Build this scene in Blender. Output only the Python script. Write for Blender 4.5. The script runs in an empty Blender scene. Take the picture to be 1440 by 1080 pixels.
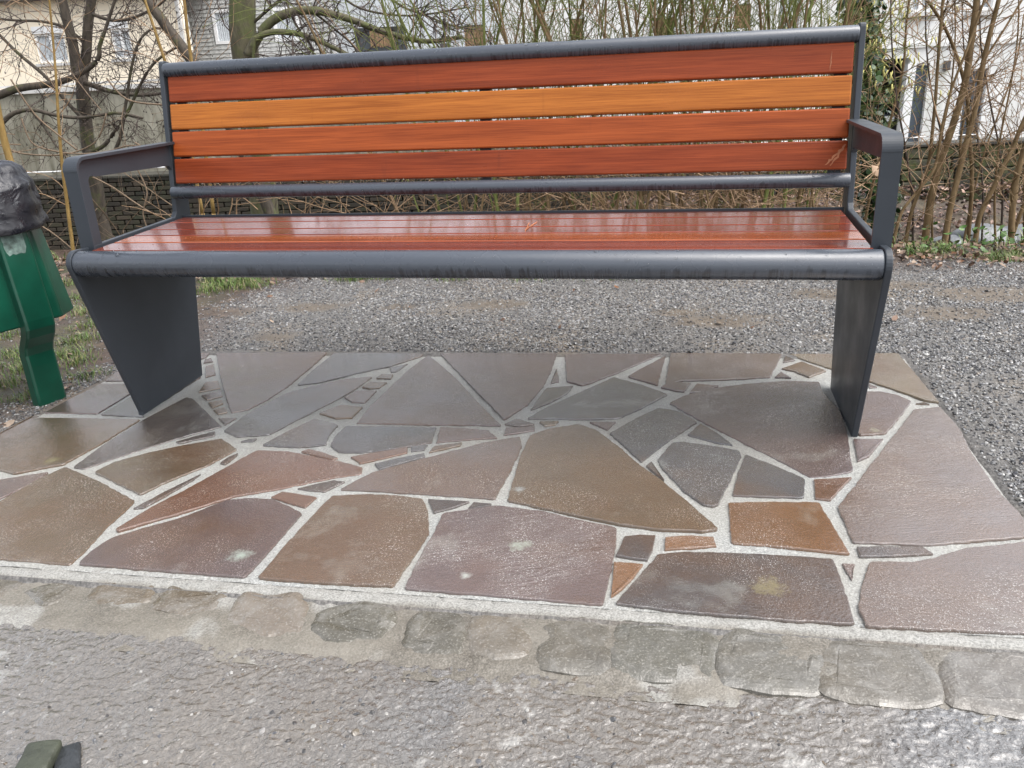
import bpy, bmesh, math, random
import numpy as np
from mathutils import Vector, Matrix, Euler, noise as mn

random.seed(7); rng = np.random.default_rng(7)
S = bpy.context.scene; COL = S.collection
R = math.radians

# ------------------------------------------------------------------ camera, world, sun, exposure
CAM = Vector((1.4252, -1.7811, 0.8025)); ROT = (1.209868, 0.0437713, 0.2036064); F = 1144.38
cd = bpy.data.cameras.new('camera'); cam = bpy.data.objects.new('camera', cd); COL.objects.link(cam)
cam.location = CAM; cam.rotation_euler = ROT
cd.sensor_width = 36; cd.lens = F / 1440 * 36; cd.clip_start = 0.02; cd.clip_end = 1500
S.camera = cam
SUN_EL, SUN_ROT = R(60), R(100)      # overcast, a little brighter high up on the right
w = bpy.data.worlds.new('World'); S.world = w; w.use_nodes = True
wt = w.node_tree; wt.nodes.clear()
wo = wt.nodes.new('ShaderNodeOutputWorld'); bgn = wt.nodes.new('ShaderNodeBackground')
sky = wt.nodes.new('ShaderNodeTexSky'); sky.sky_type = 'NISHITA'; sky.sun_disc = False
sky.sun_elevation = SUN_EL; sky.sun_rotation = SUN_ROT; sky.dust_density = 4; sky.air_density = 1.0; sky.ozone_density = 1.5
hsv = wt.nodes.new('ShaderNodeHueSaturation'); hsv.inputs['Saturation'].default_value = 0.30   # overcast: nearly white
wt.links.new(sky.outputs[0], hsv.inputs['Color']); wt.links.new(hsv.outputs[0], bgn.inputs['Color'])
bgn.inputs['Strength'].default_value = 0.15
wt.links.new(bgn.outputs[0], wo.inputs['Surface'])
sd = bpy.data.lights.new('sun', 'SUN'); sd.energy = 0.6; sd.angle = R(75); sd.color = (1, 0.97, 0.93)
sun = bpy.data.objects.new('sun', sd); COL.objects.link(sun)
az = SUN_ROT
sdir = Vector((math.sin(az) * math.cos(SUN_EL), math.cos(az) * math.cos(SUN_EL), math.sin(SUN_EL)))
sun.rotation_euler = sdir.to_track_quat('Z', 'Y').to_euler()
S.view_settings.view_transform = 'Standard'; S.view_settings.look = 'None'
S.view_settings.gamma = 1; S.view_settings.use_curve_mapping = False
S.view_settings.exposure = 1.5
try:
    S.cycles.use_denoising = True; S.cycles.denoiser = 'OPENIMAGEDENOISE'
except Exception: pass
S.cycles.max_bounces = 6; S.cycles.transmission_bounces = 6; S.cycles.transparent_max_bounces = 6
S.cycles.sample_clamp_indirect = 4

# ------------------------------------------------------------------ survey helpers: a photo point becomes a place
M3 = Euler(ROT, 'XYZ').to_matrix()
def ray(px, py):
    return M3 @ Vector(((px - 720) / F, -(py - 540) / F, -1))
SL = 0.01995                                    # the ground rises 2 % to the right; the bench stands level on it
def T0(x): return SL * (x - 0.9)
def gp(px, py, dz=0.0):
    d = ray(px, py); t = (T0(CAM.x) + dz - CAM.z) / (d.z - SL * d.x); return CAM + d * t
def aty(px, py, Y):
    d = ray(px, py); return CAM + d * ((Y - CAM.y) / d.y)
BA = R(8); BU = Vector((math.cos(BA), math.sin(BA), 0)); BV = Vector((-math.sin(BA), math.cos(BA), 0))
def atd(px, py, D):                             # on the upright plane D metres off, parallel to the creek
    d = ray(px, py); return CAM + d * (D / d.dot(BV))
def bgp(U, D, z): return Vector((CAM.x, CAM.y, 0)) + BU * U + BV * D + Vector((0, 0, z))
def uD(p):
    q = p - CAM; return q.dot(BU), q.dot(BV)

# ------------------------------------------------------------------ object helpers
def link(o, parent=None):
    COL.objects.link(o)
    if parent is not None: o.parent = parent
    return o
def tag(o, label=None, cat=None, group=None, kind=None):
    if label: o['label'] = label
    if cat: o['category'] = cat
    if group: o['group'] = group
    if kind: o['kind'] = kind
    return o
def empty(name, loc=(0, 0, 0), rz=0.0):
    o = bpy.data.objects.new(name, None); o.location = loc; o.rotation_euler = (0, 0, rz); o.empty_display_size = .1
    return link(o)
def mobj(name, V, Fc, mat, parent=None, smooth=False, loc=None):
    me = bpy.data.meshes.new(name); me.from_pydata([tuple(v) for v in V], [], Fc)
    me.update()
    if smooth: me.polygons.foreach_set('use_smooth', [True] * len(me.polygons))
    if mat is not None: me.materials.append(mat)
    o = bpy.data.objects.new(name, me)
    if loc is not None: o.location = loc
    return link(o, parent)
def bobj(name, bm, mat, parent=None, smooth=False, loc=None):
    me = bpy.data.meshes.new(name); bmesh.ops.recalc_face_normals(bm, faces=bm.faces[:]); bm.to_mesh(me); bm.free()
    if smooth: me.polygons.foreach_set('use_smooth', [True] * len(me.polygons))
    if mat is not None: me.materials.append(mat)
    o = bpy.data.objects.new(name, me)
    if loc is not None: o.location = loc
    return link(o, parent)
def npmesh(name, V, Q, mat, parent=None, smooth=False):
    """V (n,3) float, Q (m,k) int with k = 3 or 4"""
    V = np.asarray(V, np.float32); Q = np.asarray(Q, np.int32); m, k = Q.shape
    me = bpy.data.meshes.new(name); me.vertices.add(len(V)); me.vertices.foreach_set('co', V.ravel())
    me.loops.add(m * k); me.loops.foreach_set('vertex_index', Q.ravel())
    me.polygons.add(m); me.polygons.foreach_set('loop_start', np.arange(0, m * k, k, dtype=np.int32))
    me.polygons.foreach_set('loop_total', np.full(m, k, np.int32))
    if smooth: me.polygons.foreach_set('use_smooth', np.ones(m, bool))
    me.update(calc_edges=True); me.validate()
    if mat is not None: me.materials.append(mat)
    return link(bpy.data.objects.new(name, me), parent)
def bm_box(bm, c, s, rot=None, bev=0.0):
    r = bmesh.ops.create_cube(bm, size=1.0); vs = r['verts']
    for v in vs: v.co = Vector((v.co.x * s[0], v.co.y * s[1], v.co.z * s[2]))
    if bev > 0:
        es = list({e for v in vs for e in v.link_edges})
        rr = bmesh.ops.bevel(bm, geom=es, offset=bev, segments=2, affect='EDGES', profile=.5)
        vs = list({v for f in rr['faces'] for v in f.verts} | {v for v in vs if v.is_valid})
    for v in vs:
        if rot is not None: v.co = rot @ v.co
        v.co += Vector(c)
    return vs
def boxo(name, c, s, mat, parent=None, rot=None, bev=0.0, smooth=False):
    bm = bmesh.new(); bm_box(bm, (0, 0, 0), s, rot, bev); return bobj(name, bm, mat, parent, smooth, loc=c)
def extrude_yz(name, pts, x0, x1, mat, parent=None, bev=0.0):
    """closed outline in the y-z plane pushed from x0 to x1"""
    bm = bmesh.new(); a = [bm.verts.new((x0, y, z)) for y, z in pts]; b = [bm.verts.new((x1, y, z)) for y, z in pts]
    n = len(pts); bm.faces.new(a); bm.faces.new(b[::-1])
    for i in range(n): bm.faces.new((a[i], b[i], b[(i + 1) % n], a[(i + 1) % n]))
    o = bobj(name, bm, mat, parent)
    if bev > 0:
        m = o.modifiers.new('bevel', 'BEVEL'); m.width = bev; m.segments = 2; m.limit_method = 'ANGLE'; m.angle_limit = R(35)
    return o
def arc(cy, cz, r, a0, a1, n):
    return [(cy + r * math.cos(R(a0 + (a1 - a0) * i / n)), cz + r * math.sin(R(a0 + (a1 - a0) * i / n))) for i in range(n + 1)]
class Tubes:
    def __init__(s): s.V = []; s.F = []
    def tube(s, pts, rad, n=5, cap=True):
        base = len(s.V); k = len(pts); up = Vector((0.13, 0.31, 0.94)).normalized()
        for i in range(k):
            p = Vector(pts[i]); d = (Vector(pts[min(i + 1, k - 1)]) - Vector(pts[max(i - 1, 0)]))
            if d.length < 1e-9: d = Vector((0, 0, 1))
            d.normalize(); a = d.cross(Vector((1, 0.2, 0.1)) if abs(d.z) > .7 else up).normalized(); b = d.cross(a)
            r = rad[i] if hasattr(rad, '__len__') else rad
            for j in range(n):
                t = 2 * math.pi * j / n; s.V.append(p + a * (r * math.cos(t)) + b * (r * math.sin(t)))
        for i in range(k - 1):
            for j in range(n):
                q = (j + 1) % n; s.F.append((base + i * n + j, base + i * n + q, base + (i + 1) * n + q, base + (i + 1) * n + j))
        if cap and n > 3:
            s.F.append(tuple(base + j for j in range(n))[::-1]); s.F.append(tuple(base + (k - 1) * n + j for j in range(n)))
    def blob(s, p, r, st=1.6):
        base = len(s.V); p = Vector(p)
        for dx, dy, dz in ((1, 0, 0), (0, 1, 0), (-1, 0, 0), (0, -1, 0), (0, 0, st), (0, 0, -st)): s.V.append(p + Vector((dx, dy, dz)) * r)
        for a, b in ((0, 1), (1, 2), (2, 3), (3, 0)): s.F += [(base + a, base + b, base + 4), (base + b, base + a, base + 5)]
    def build(s, name, mat, parent=None, smooth=True): return mobj(name, s.V, s.F, mat, parent, smooth)

# ------------------------------------------------------------------ numpy noise
def vnoise(x, y, f, seed=0):
    g = np.random.default_rng(seed).random((257, 257)); g[256] = g[0]; g[:, 256] = g[:, 0]
    x = x * f; y = y * f; xi = np.floor(x).astype(int); yi = np.floor(y).astype(int); fx = x - xi; fy = y - yi
    fx = fx * fx * (3 - 2 * fx); fy = fy * fy * (3 - 2 * fy); xi %= 256; yi %= 256
    return (g[xi, yi] * (1 - fx) + g[xi + 1, yi] * fx) * (1 - fy) + (g[xi, yi + 1] * (1 - fx) + g[xi + 1, yi + 1] * fx) * fy
def fbm(x, y, f, o=4, seed=0):
    s = 0; a = 1; t = 0
    for i in range(o): s = s + a * vnoise(x + 3.1 * i, y + 7.7 * i, f * 2 ** i, seed + i); t += a; a *= .5
    return s / t
def sst(a, b, x): t = np.clip((x - a) / (b - a), 0, 1); return t * t * (3 - 2 * t)

# ------------------------------------------------------------------ materials
class NT:
    def __init__(s, name):
        s.m = bpy.data.materials.new(name); s.m.use_nodes = True; s.t = s.m.node_tree
        s.b = s.t.nodes['Principled BSDF']; s._co = None
    def n(s, typ, **k):
        o = s.t.nodes.new('ShaderNode' + typ)
        for a, v in k.items(): setattr(o, a, v)
        return o
    def l(s, a, b): s.t.links.new(a, b)
    def coord(s, kind='Object', scale=(1, 1, 1), rand=False, rotz=0.0):
        tc = s.n('TexCoord'); mp = s.n('Mapping'); mp.inputs['Scale'].default_value = scale; mp.inputs['Rotation'].default_value = (0, 0, rotz)
        s.l(tc.outputs[kind], mp.inputs['Vector'])
        if rand:
            oi = s.n('ObjectInfo'); m = s.n('Math', operation='MULTIPLY'); m.inputs[1].default_value = 61.0; s.l(oi.outputs['Random'], m.inputs[0])
            s.l(m.outputs[0], mp.inputs['Location'])
            if rand == 'rot':
                c = s.n('CombineXYZ'); mm = s.n('Math', operation='MULTIPLY'); mm.inputs[1].default_value = 6.28; s.l(oi.outputs['Random'], mm.inputs[0]); s.l(mm.outputs[0], c.inputs[2])
                vr = s.n('VectorRotate', rotation_type='Z_AXIS'); s.l(mm.outputs[0], vr.inputs['Angle']); s.l(tc.outputs[kind], vr.inputs['Vector']); s.l(vr.outputs[0], mp.inputs['Vector'])
        return mp.outputs[0]
    def noise(s, vec, scale, detail=4, rough=.55, dist=0.0):
        o = s.n('TexNoise'); o.inputs['Scale'].default_value = scale; o.inputs['Detail'].default_value = detail; o.inputs['Roughness'].default_value = rough; o.inputs['Distortion'].default_value = dist
        s.l(vec, o.inputs['Vector']); return o.outputs['Fac']
    def voro(s, vec, scale, feat='F1', out='Distance', rnd=1.0):
        o = s.n('TexVoronoi', feature=feat); o.inputs['Scale'].default_value = scale; o.inputs['Randomness'].default_value = rnd; s.l(vec, o.inputs['Vector']); return o.outputs[out]
    def ramp(s, fac, stops):
        o = s.n('ValToRGB'); e = o.color_ramp.elements
        while len(e) < len(stops): e.new(0.5)
        for i, (p, c) in enumerate(stops):
            e[i].position = p; e[i].color = (c, c, c, 1) if not hasattr(c, '__len__') else (*c, 1)
        s.l(fac, o.inputs[0]); return o.outputs[0]
    def mix(s, fac, a, b, mode='MIX'):
        o = s.n('Mix', data_type='RGBA', blend_type=mode)
        for sock, v in ((o.inputs[0], fac), (o.inputs[6], a), (o.inputs[7], b)):
            if hasattr(v, 'is_linked') or hasattr(v, 'links'): s.l(v, sock)
            else: sock.default_value = v if not hasattr(v, '__len__') else (*v, 1)[:4]
        return o.outputs[2]
    def math(s, op, a, b=None):
        o = s.n('Math', operation=op)
        for i, v in enumerate((a, b)):
            if v is None: continue
            if hasattr(v, 'links'): s.l(v, o.inputs[i])
            else: o.inputs[i].default_value = v
        return o.outputs[0]
    def bump(s, h, strength=.3, dist=.01, prev=None):
        o = s.n('Bump')
        if hasattr(strength, 'links'): s.l(strength, o.inputs['Strength'])
        else: o.inputs['Strength'].default_value = strength
        o.inputs['Distance'].default_value = dist; s.l(h, o.inputs['Height'])
        if prev is not None: s.l(prev, o.inputs['Normal'])
        return o.outputs[0]
    def out(s, color=None, rough=None, normal=None, spec=None, metal=None, coat=None, coatr=None):
        for nm, v in (('Base Color', color), ('Roughness', rough), ('Normal', normal), ('Specular IOR Level', spec), ('Metallic', metal), ('Coat Weight', coat), ('Coat Roughness', coatr)):
            if v is None: continue
            if hasattr(v, 'links'): s.l(v, s.b.inputs[nm])
            else: s.b.inputs[nm].default_value = v if not hasattr(v, '__len__') else (*v, 1)[:4]
        return s.m
def simple(name, col, rough=.6, var=.25, scale=8, bump=.15, bscale=40, bdist=.004, spec=.5, rand=False, coords='Object', metal=0.0):
    t = NT(name); c = t.coord(coords, rand=rand); n = t.noise(c, scale, 5); n2 = t.noise(c, bscale, 4)
    lo = tuple(x * (1 - var) for x in col); hi = tuple(min(1, x * (1 + var)) for x in col)
    return t.out(t.ramp(n, [(.3, lo), (.7, hi)]), rough, t.bump(n2, bump, bdist), spec, metal)

SPOTS = [((730, 768), .030, (.34, .38, .31)), ((337, 783), .032, (.34, .40, .34)), ((653, 811), .016, (.38, .40, .36)), ((1080, 826), .040, (.20, .17, .08)), ((74, 649), .03, (.19, .16, .07)), ((1230, 607), .02, (.24, .23, .15)), ((730, 690), .02, (.3, .32, .31))]
def mat_stone():
    t = NT('wet_paving_stone'); c = t.coord('Object', rand='rot'); cs = t.coord('Object', (1, 5, 1), rand='rot')
    oi = t.n('ObjectInfo'); base = oi.outputs['Color']
    n1 = t.noise(c, 5, 6, .6); n2 = t.noise(c, 26, 5, .6)
    col = t.mix(t.ramp(n1, [(.3, 0), (.75, .6)]), base, t.mix(1.0, base, (1.3, 1.02, .74), 'MULTIPLY'))
    rust = t.ramp(t.noise(c, 2.4, 5, .6, .4), [(.50, 0), (.68, .7)])
    col = t.mix(rust, col, (.105, .055, .026))
    col = t.mix(t.ramp(n2, [(.25, .0), (.8, .5)]), t.mix(1.0, col, (.74, .74, .76), 'MULTIPLY'), col)
    grain = t.noise(c, 420, 2, .6)
    col = t.mix(t.ramp(grain, [(.35, 0), (.7, .55)]), col, t.mix(1.0, col, (1.6, 1.55, 1.5), 'MULTIPLY'))
    # fine pale specks, in drifts
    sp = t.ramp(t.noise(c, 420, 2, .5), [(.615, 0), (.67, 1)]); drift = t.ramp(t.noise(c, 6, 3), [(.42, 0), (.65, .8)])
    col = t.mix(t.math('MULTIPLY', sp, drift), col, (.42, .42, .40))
    haze = t.ramp(t.noise(c, 4.3, 4, .65, .3), [(.6, 0), (.85, .4)]); col = t.mix(haze, col, (.40, .42, .38))
    geo = t.n('NewGeometry')
    for (sx_, sy_), rad, sc_ in [(a_, b_ * 1.7, c_) for a_, b_, c_ in SPOTS]:                         # efflorescence and lichen spots, each where it is
        vd = t.n('VectorMath', operation='DISTANCE'); t.l(geo.outputs['Position'], vd.inputs[0]); p_ = gp(sx_, sy_); vd.inputs[1].default_value = p_
        m_ = t.ramp(t.math('ADD', t.math('DIVIDE', vd.outputs['Value'], rad), t.math('MULTIPLY', t.noise(c, 60, 4, .7), 1.1)), [(.55, .75), (1.0, 0)])
        col = t.mix(m_, col, sc_)
    rg = t.ramp(t.noise(c, 7, 4), [(.3, .06), (.7, .24)])
    lay = t.noise(cs, 30, 7, .62, .8); fine = t.noise(c, 170, 3, .6); drops = t.ramp(t.voro(c, 210), [(.0, 1), (.33, 0)])
    nm = t.bump(lay, .4, .005); nm = t.bump(fine, .5, .0012, nm); nm = t.bump(drops, .3, .0008, nm)
    film = t.bump(t.noise(c, 95, 4, .6, .5), .45, .0020, t.bump(t.noise(cs, 21, 7, .7, 1.2), t.ramp(t.noise(c, 6, 3), [(.4, .12), (.62, .75)]), .0035, t.bump(t.noise(c, 210, 3, .6), .9, .0014, t.bump(t.noise(c, 9, 2), .5, .008))))
    t.l(film, t.b.inputs['Coat Normal']); t.b.inputs['Coat IOR'].default_value = 1.95
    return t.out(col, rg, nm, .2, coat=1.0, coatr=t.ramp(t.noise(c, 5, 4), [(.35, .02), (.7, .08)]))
def mat_mortar(name='mortar', a=(.26, .265, .255), b=(.50, .505, .485), wet=.5, kerb=False):
    t = NT(name); c = t.coord('Object')
    sp = t.noise(c, 300, 3, .7); big = t.noise(c, 5, 5)
    col = t.ramp(sp, [(.33, tuple(x * .55 for x in a)), (.5, a), (.68, b)])
    col = t.mix(t.ramp(big, [(.35, .45), (.7, 0)]), col, (.27, .25, .21))
    if kerb:
        pa_ = t.n('Attribute'); pa_.attribute_name = 'pale'; col = t.mix(pa_.outputs['Fac'], col, t.ramp(sp, [(.35, (.17, .165, .15)), (.6, (.33, .325, .30))]))
    return t.out(col, wet, t.bump(sp, .7, .002, t.bump(t.noise(c, 60, 4), .5, .004)), .4)
def mat_steel():
    t = NT('anthracite_powder_coat'); c = t.coord('Object'); cr = t.coord('Object', (60, 1.5, 1.5))
    oc = t.n('NewGeometry'); n = t.noise(c, 3.5, 5); f = t.noise(c, 900, 2)
    col = t.ramp(n, [(.3, (.026, .031, .038)), (.75, (.040, .047, .057))])
    scuff = t.ramp(t.noise(c, 70, 6, .7), [(.62, 0), (.80, .05)])
    col = t.mix(scuff, col, (.13, .135, .14))
    dew = t.noise(c, 260, 3, .6)
    rg = t.ramp(t.noise(c, 9, 5), [(.3, .30), (.7, .48)])
    return t.out(col, rg, t.bump(f, .12, .0005, t.bump(dew, .16, .0008)), .38)
def mat_rail():
    # powder coat under fine dew, with the clean wet tracks of drops that ran down
    t = NT('wet_rail_powder_coat'); c = t.coord('Object'); cr = t.coord('Object', (75, 2.0, 2.0)); cr2 = t.coord('Object', (3, 1, 1))
    run = t.math('MULTIPLY', t.ramp(t.noise(cr, 1.0, 3, .7, .6), [(.45, 0), (.62, 1)]), t.ramp(t.noise(cr2, 2.4, 3), [(.3, .25), (.5, 1)]))
    g = t.n('NewGeometry'); sx = t.n('SeparateXYZ'); t.l(g.outputs['Normal'], sx.inputs[0])
    low = t.ramp(t.math('ADD', t.math('ADD', sx.outputs[2], .5), t.math('MULTIPLY', t.math('SUBTRACT', t.noise(t.coord('Object', (110, 1, 1)), 1.0, 2), .5), 1.3)), [(.22, 1), (.42, 0)])       # tracks only hang on the underside
    run = t.math('MULTIPLY', run, low)
    col = t.mix(run, (.050, .058, .072), (.023, .026, .032)); col = t.mix(t.ramp(t.noise(c, 40, 6, .7), [(.6, 0), (.8, .3)]), col, (.13, .135, .15))
    rg = t.mix(run, t.ramp(t.noise(c, 10, 4), [(.3, .2), (.7, .34)]), (.08, .08, .08))
    dew = t.noise(c, 330, 3, .6)
    return t.out(col, rg, t.bump(dew, .3, .001), .6)
def mat_wood(name, dark, lite, rough):
    t = NT(name); c = t.coord('Object', (.7, 22, 22), rand=True); c2 = t.coord('Object', (1.2, 90, 90), rand=True); cc = t.coord('Object', rand=True)
    g1 = t.noise(c, 2.0, 6, .62, 1.1); g2 = t.noise(c2, 6, 5, .6); big = t.noise(cc, 2.1, 3)
    col = t.ramp(g1, [(.24, dark), (.68, lite)])
    col = t.mix(t.ramp(g2, [(.40, .5), (.56, 0)]), col, t.mix(1.0, col, (.50, .40, .38), 'MULTIPLY'))
    col = t.mix(t.ramp(big, [(.35, .3), (.6, 0)]), col, t.mix(1.0, col, (.72, .58, .52), 'MULTIPLY'))
    st = t.coord('Object', (22, 2.5, 2.5), rand=True)                  # grey weather runs across the board
    col = t.mix(t.ramp(t.noise(st, 1.6, 4, .6, .5), [(.64, 0), (.80, .30)]), col, (.07, .022, .012))
    pores = t.noise(t.coord('Object', (60, 900, 900), rand=True), 1.0, 2, .5)
    rg = t.ramp(t.noise(cc, 7, 4), [(.3, rough * .55), (.7, rough * 1.35)])
    return t.out(col, rg, t.bump(pores, .22, .0005, t.bump(g2, .14, .0008)), .2, coat=.0 if rough > .2 else .7, coatr=rough * .5)
def mat_asphalt():
    t = NT('wet_gritty_asphalt'); c = t.coord('Object'); at = t.n('Attribute'); at.attribute_name = 'silt'
    n = t.noise(c, 190, 4, .65); big = t.noise(c, 4, 5)
    col = t.ramp(n, [(.3, (.065, .062, .058)), (.5, (.112, .109, .105)), (.7, (.16, .158, .154))])
    col = t.mix(t.ramp(big, [(.45, 0), (.66, .4)]), col, (.09, .070, .05)); t.b.inputs['Coat IOR'].default_value = 1.7
    col = t.mix(t.math('MULTIPLY', at.outputs['Fac'], .85), col, t.ramp(t.noise(c, 120, 4, .7), [(.35, (.105, .088, .068)), (.65, (.175, .155, .130))]))
    w1 = t.noise(c, 105, 2, .5, 1.3); ln_ = t.math('ABSOLUTE', t.math('SUBTRACT', w1, .5)); ring = t.ramp(ln_, [(.008, .75), (.035, 0)])
    col = t.mix(t.math('MULTIPLY', ring, t.math('SUBTRACT', 1.0, t.math('MULTIPLY', at.outputs['Fac'], .5))), col, (.038, .026, .016))
    pale = t.ramp(t.noise(c, 11, 5, .7, .3), [(.60, 0), (.66, .8)]); col = t.mix(t.math('MULTIPLY', pale, t.math('ADD', .15, t.math('MULTIPLY', at.outputs['Fac'], .85))), col, (.30, .29, .265))
    rg = t.mix(at.outputs['Fac'], t.ramp(n, [(.3, .06), (.7, .2)]), (.16, .16, .16)); t.b.inputs['Coat Roughness'].default_value = .06; t.b.inputs['Coat Weight'].default_value = 1
    return t.out(col, rg, t.bump(t.noise(c, 420, 3, .6), .4, .0010, t.bump(w1, .8, .005)), .55)
def mat_random(name, cols, rough=.6, spec=.4, bump=.0, bscale=200, inst=True):
    """colour picked per instance"""
    t = NT(name); oi = t.n('ObjectInfo'); r = t.n('ValToRGB'); r.color_ramp.interpolation = 'CONSTANT'
    e = r.color_ramp.elements
    while len(e) < len(cols): e.new(.5)
    for i, cc in enumerate(cols): e[i].position = i / len(cols); e[i].color = (*cc, 1)
    t.l(oi.outputs['Random'], r.inputs[0]); c = t.coord('Object')
    n = t.noise(c, 2.5 if inst else bscale, 3); col = t.mix(t.ramp(n, [(.3, .5), (.7, 0)]), r.outputs[0], t.mix(1.0, r.outputs[0], (.6, .6, .6), 'MULTIPLY'))
    return t.out(col, rough, None, spec)
def mat_ground():
    t = NT('soil_and_path'); c = t.coord('Object'); a = t.n('Attribute'); a.attribute_name = 'soil'; m = t.n('Attribute'); m.attribute_name = 'moss'
    f = t.noise(c, 130, 4, .7); g = t.noise(c, 2.2, 6, .65); g2 = t.noise(c, 14, 6, .7)
    path = t.ramp(f, [(.3, (.06, .058, .055)), (.5, (.12, .115, .108)), (.7, (.21, .20, .19))])
    path = t.mix(t.ramp(g, [(.5, 0), (.66, .7)]), path, (.20, .16, .115))
    soil = t.ramp(g2, [(.3, (.030, .019, .015)), (.5, (.065, .043, .034)), (.72, (.13, .092, .066))])
    mu = t.n('Attribute'); mu.attribute_name = 'mud'; path = t.mix(mu.outputs['Fac'], path, t.ramp(g2, [(.3, (.075, .060, .045)), (.7, (.165, .138, .108))])); col = t.mix(a.outputs['Fac'], path, soil)
    col = t.mix(t.math('MULTIPLY', m.outputs['Fac'], t.ramp(t.noise(c, 3, 5, .7), [(.4, 0), (.6, .9)])), col, (.045, .065, .015))
    return t.out(col, t.ramp(g2, [(.3, .45), (.7, .85)]), t.bump(g2, .7, .03, t.bump(f, .6, .004)), .35)
def mat_leaf(name, cols, rough=.5):
    t = NT(name); at = t.n('Attribute'); at.attribute_name = 'pick'; r = t.n('ValToRGB'); e = r.color_ramp.elements
    while len(e) < len(cols): e.new(.5)
    for i, cc in enumerate(cols): e[i].position = (i + .5) / len(cols); e[i].color = (*cc, 1)
    t.l(at.outputs['Fac'], r.inputs[0]); c = t.coord('Object'); n = t.noise(c, 90, 3)
    return t.out(t.mix(t.ramp(n, [(.35, .4), (.65, 0)]), r.outputs[0], t.mix(1.0, r.outputs[0], (.5, .45, .4), 'MULTIPLY')), rough, None, .4)
def mat_bark(name, a, b, moss=(.07, .085, .02), mf=.0):
    t = NT(name); c = t.coord('Object', (1, 1, .35)); n = t.noise(c, 30, 6, .65); col = t.ramp(n, [(.32, a), (.68, b)])
    if mf > 0: col = t.mix(t.ramp(t.noise(t.coord('Object'), 5, 5, .7), [(.62 - mf * .25, 0), (.75 - mf * .2, .85)]), col, moss)
    return t.out(col, .72, t.bump(n, .7, .012), .3)
def mat_droplet():
    t = NT('water_droplet'); t.b.inputs['Transmission Weight'].default_value = 1; t.b.inputs['IOR'].default_value = 1.33
    return t.out((1, 1, 1), .02, None, .5)
def mat_water():
    t = NT('creek_water'); c = t.coord('Object')
    return t.out((.018, .02, .016), .07, t.bump(t.noise(c, 4.5, 4, .6, .6), .35, .03), .6)

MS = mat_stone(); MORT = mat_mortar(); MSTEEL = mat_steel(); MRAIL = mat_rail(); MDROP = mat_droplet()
MASPH = mat_asphalt(); MG = mat_ground()

# ------------------------------------------------------------------ terrain
def H(x, y):
    """height of the ground sheet; numpy arrays"""
    t0 = SL * (np.clip(x, -8, 8) - 0.9)
    U = (x - CAM.x) * BU.x + (y - CAM.y) * BU.y; D = (x - CAM.x) * BV.x + (y - CAM.y) * BV.y
    brink = 2.05 + .18 * (vnoise(x + 50, y * 0 + 3, 1.1, 5) - .5) * 2
    down = sst(brink, brink + 2.1, y)
    bed = -1.85 + .12 * fbm(x + 20, y + 20, 1.3, 3, 9)
    bank_top = -1.42 + .5 * sst(-1.5, 1.0, U)
    foot = 9.9 - .7 * sst(-2, 1.5, U)
    up = sst(foot - .5, 12.0, D)
    far = bed * (1 - up) + bank_top * up
    far = np.where(D > 12.55, np.minimum(far, -1.35), far)
    z = t0 * (1 - down) + far * down
    rough = sst(1.3, 1.9, y)
    z = z + rough * .05 * (fbm(x + 9, y + 9, 5, 4, 21) - .5) + (1 - rough) * .006 * (fbm(x + 9, y + 9, 3, 4, 31) - .5)
    z = z + .16 * (fbm(x + 5, y + 5, 1.6, 4, 41) - .5) * down * (D < 12.5)
    ff = sst(1.0, .4, y) * 0
    return z
def axis(lo, hi, fine_lo, fine_hi, step, grow=1.22):
    a = list(np.arange(fine_lo, fine_hi, step)); s = step; p = fine_hi
    while p < hi: a.append(p); s *= grow; p += s
    a.append(hi); s = step; p = fine_lo; b = []
    while True:
        s *= grow; p -= s
        if p <= lo: break
        b.append(p)
    return np.array([lo] + b[::-1] + a)
def grid(name, xs, ys, hf, mat, attrs=None, keep=None, smooth=True):
    X, Y = np.meshgrid(xs, ys, indexing='ij'); Z = hf(X, Y); V = np.stack([X, Y, Z], -1).reshape(-1, 3)
    nx, ny = len(xs), len(ys); i, j = np.meshgrid(np.arange(nx - 1), np.arange(ny - 1), indexing='ij')
    a = (i * ny + j).ravel(); Q = np.stack([a, a + ny, a + ny + 1, a + 1], 1)
    if keep is not None:
        cx = V[Q].mean(1); Q = Q[keep(cx[:, 0], cx[:, 1])]
    o = npmesh(name, V, Q, mat, None, smooth)
    for k, f in (attrs or {}).items():
        at = o.data.attributes.new(k, 'FLOAT', 'POINT'); at.data.foreach_set('value', f(X, Y).ravel().astype(np.float32))
    return o
PX0, PX1, PY0, PY1 = -0.345, 2.035, -0.700, 0.565        # the paved rectangle
def soilf(x, y):
    s = sst(1.45, 1.85, y + .35 * (fbm(x, y, 2.2, 4, 3) - .5))
    left = sst(-.1, -.55, x + .35 * (fbm(x + 4, y, 3, 4, 8) - .5)) * sst(-.75, -.6, y)
    rgt = sst(1.15, 1.5, y + .5 * (fbm(x + 11, y, 2.5, 4, 12) - .5)) * sst(2.2, 3.0, x)
    return np.maximum(np.maximum(s, left), rgt * .8)
def mossf(x, y):
    D = (x - CAM.x) * BV.x + (y - CAM.y) * BV.y
    return sst(1.9, 2.6, y) * (1 - .75 * sst(9, 10.5, D)) + .5 * sst(-.3, -.8, x) * (y < 2)
def Hsheet(x, y):
    z = H(x, y); pave = (x > PX0 + .02) & (x < PX1 - .03) & (y > PY0 + .02) & (y < PY1 - .03)
    front = y < -.75
    return np.where(pave | front, z - .05, z)
xs = axis(-260, 260, -2.2, 5.2, .055); ys = axis(-60, 420, -.95, 4.5, .055)
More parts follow.
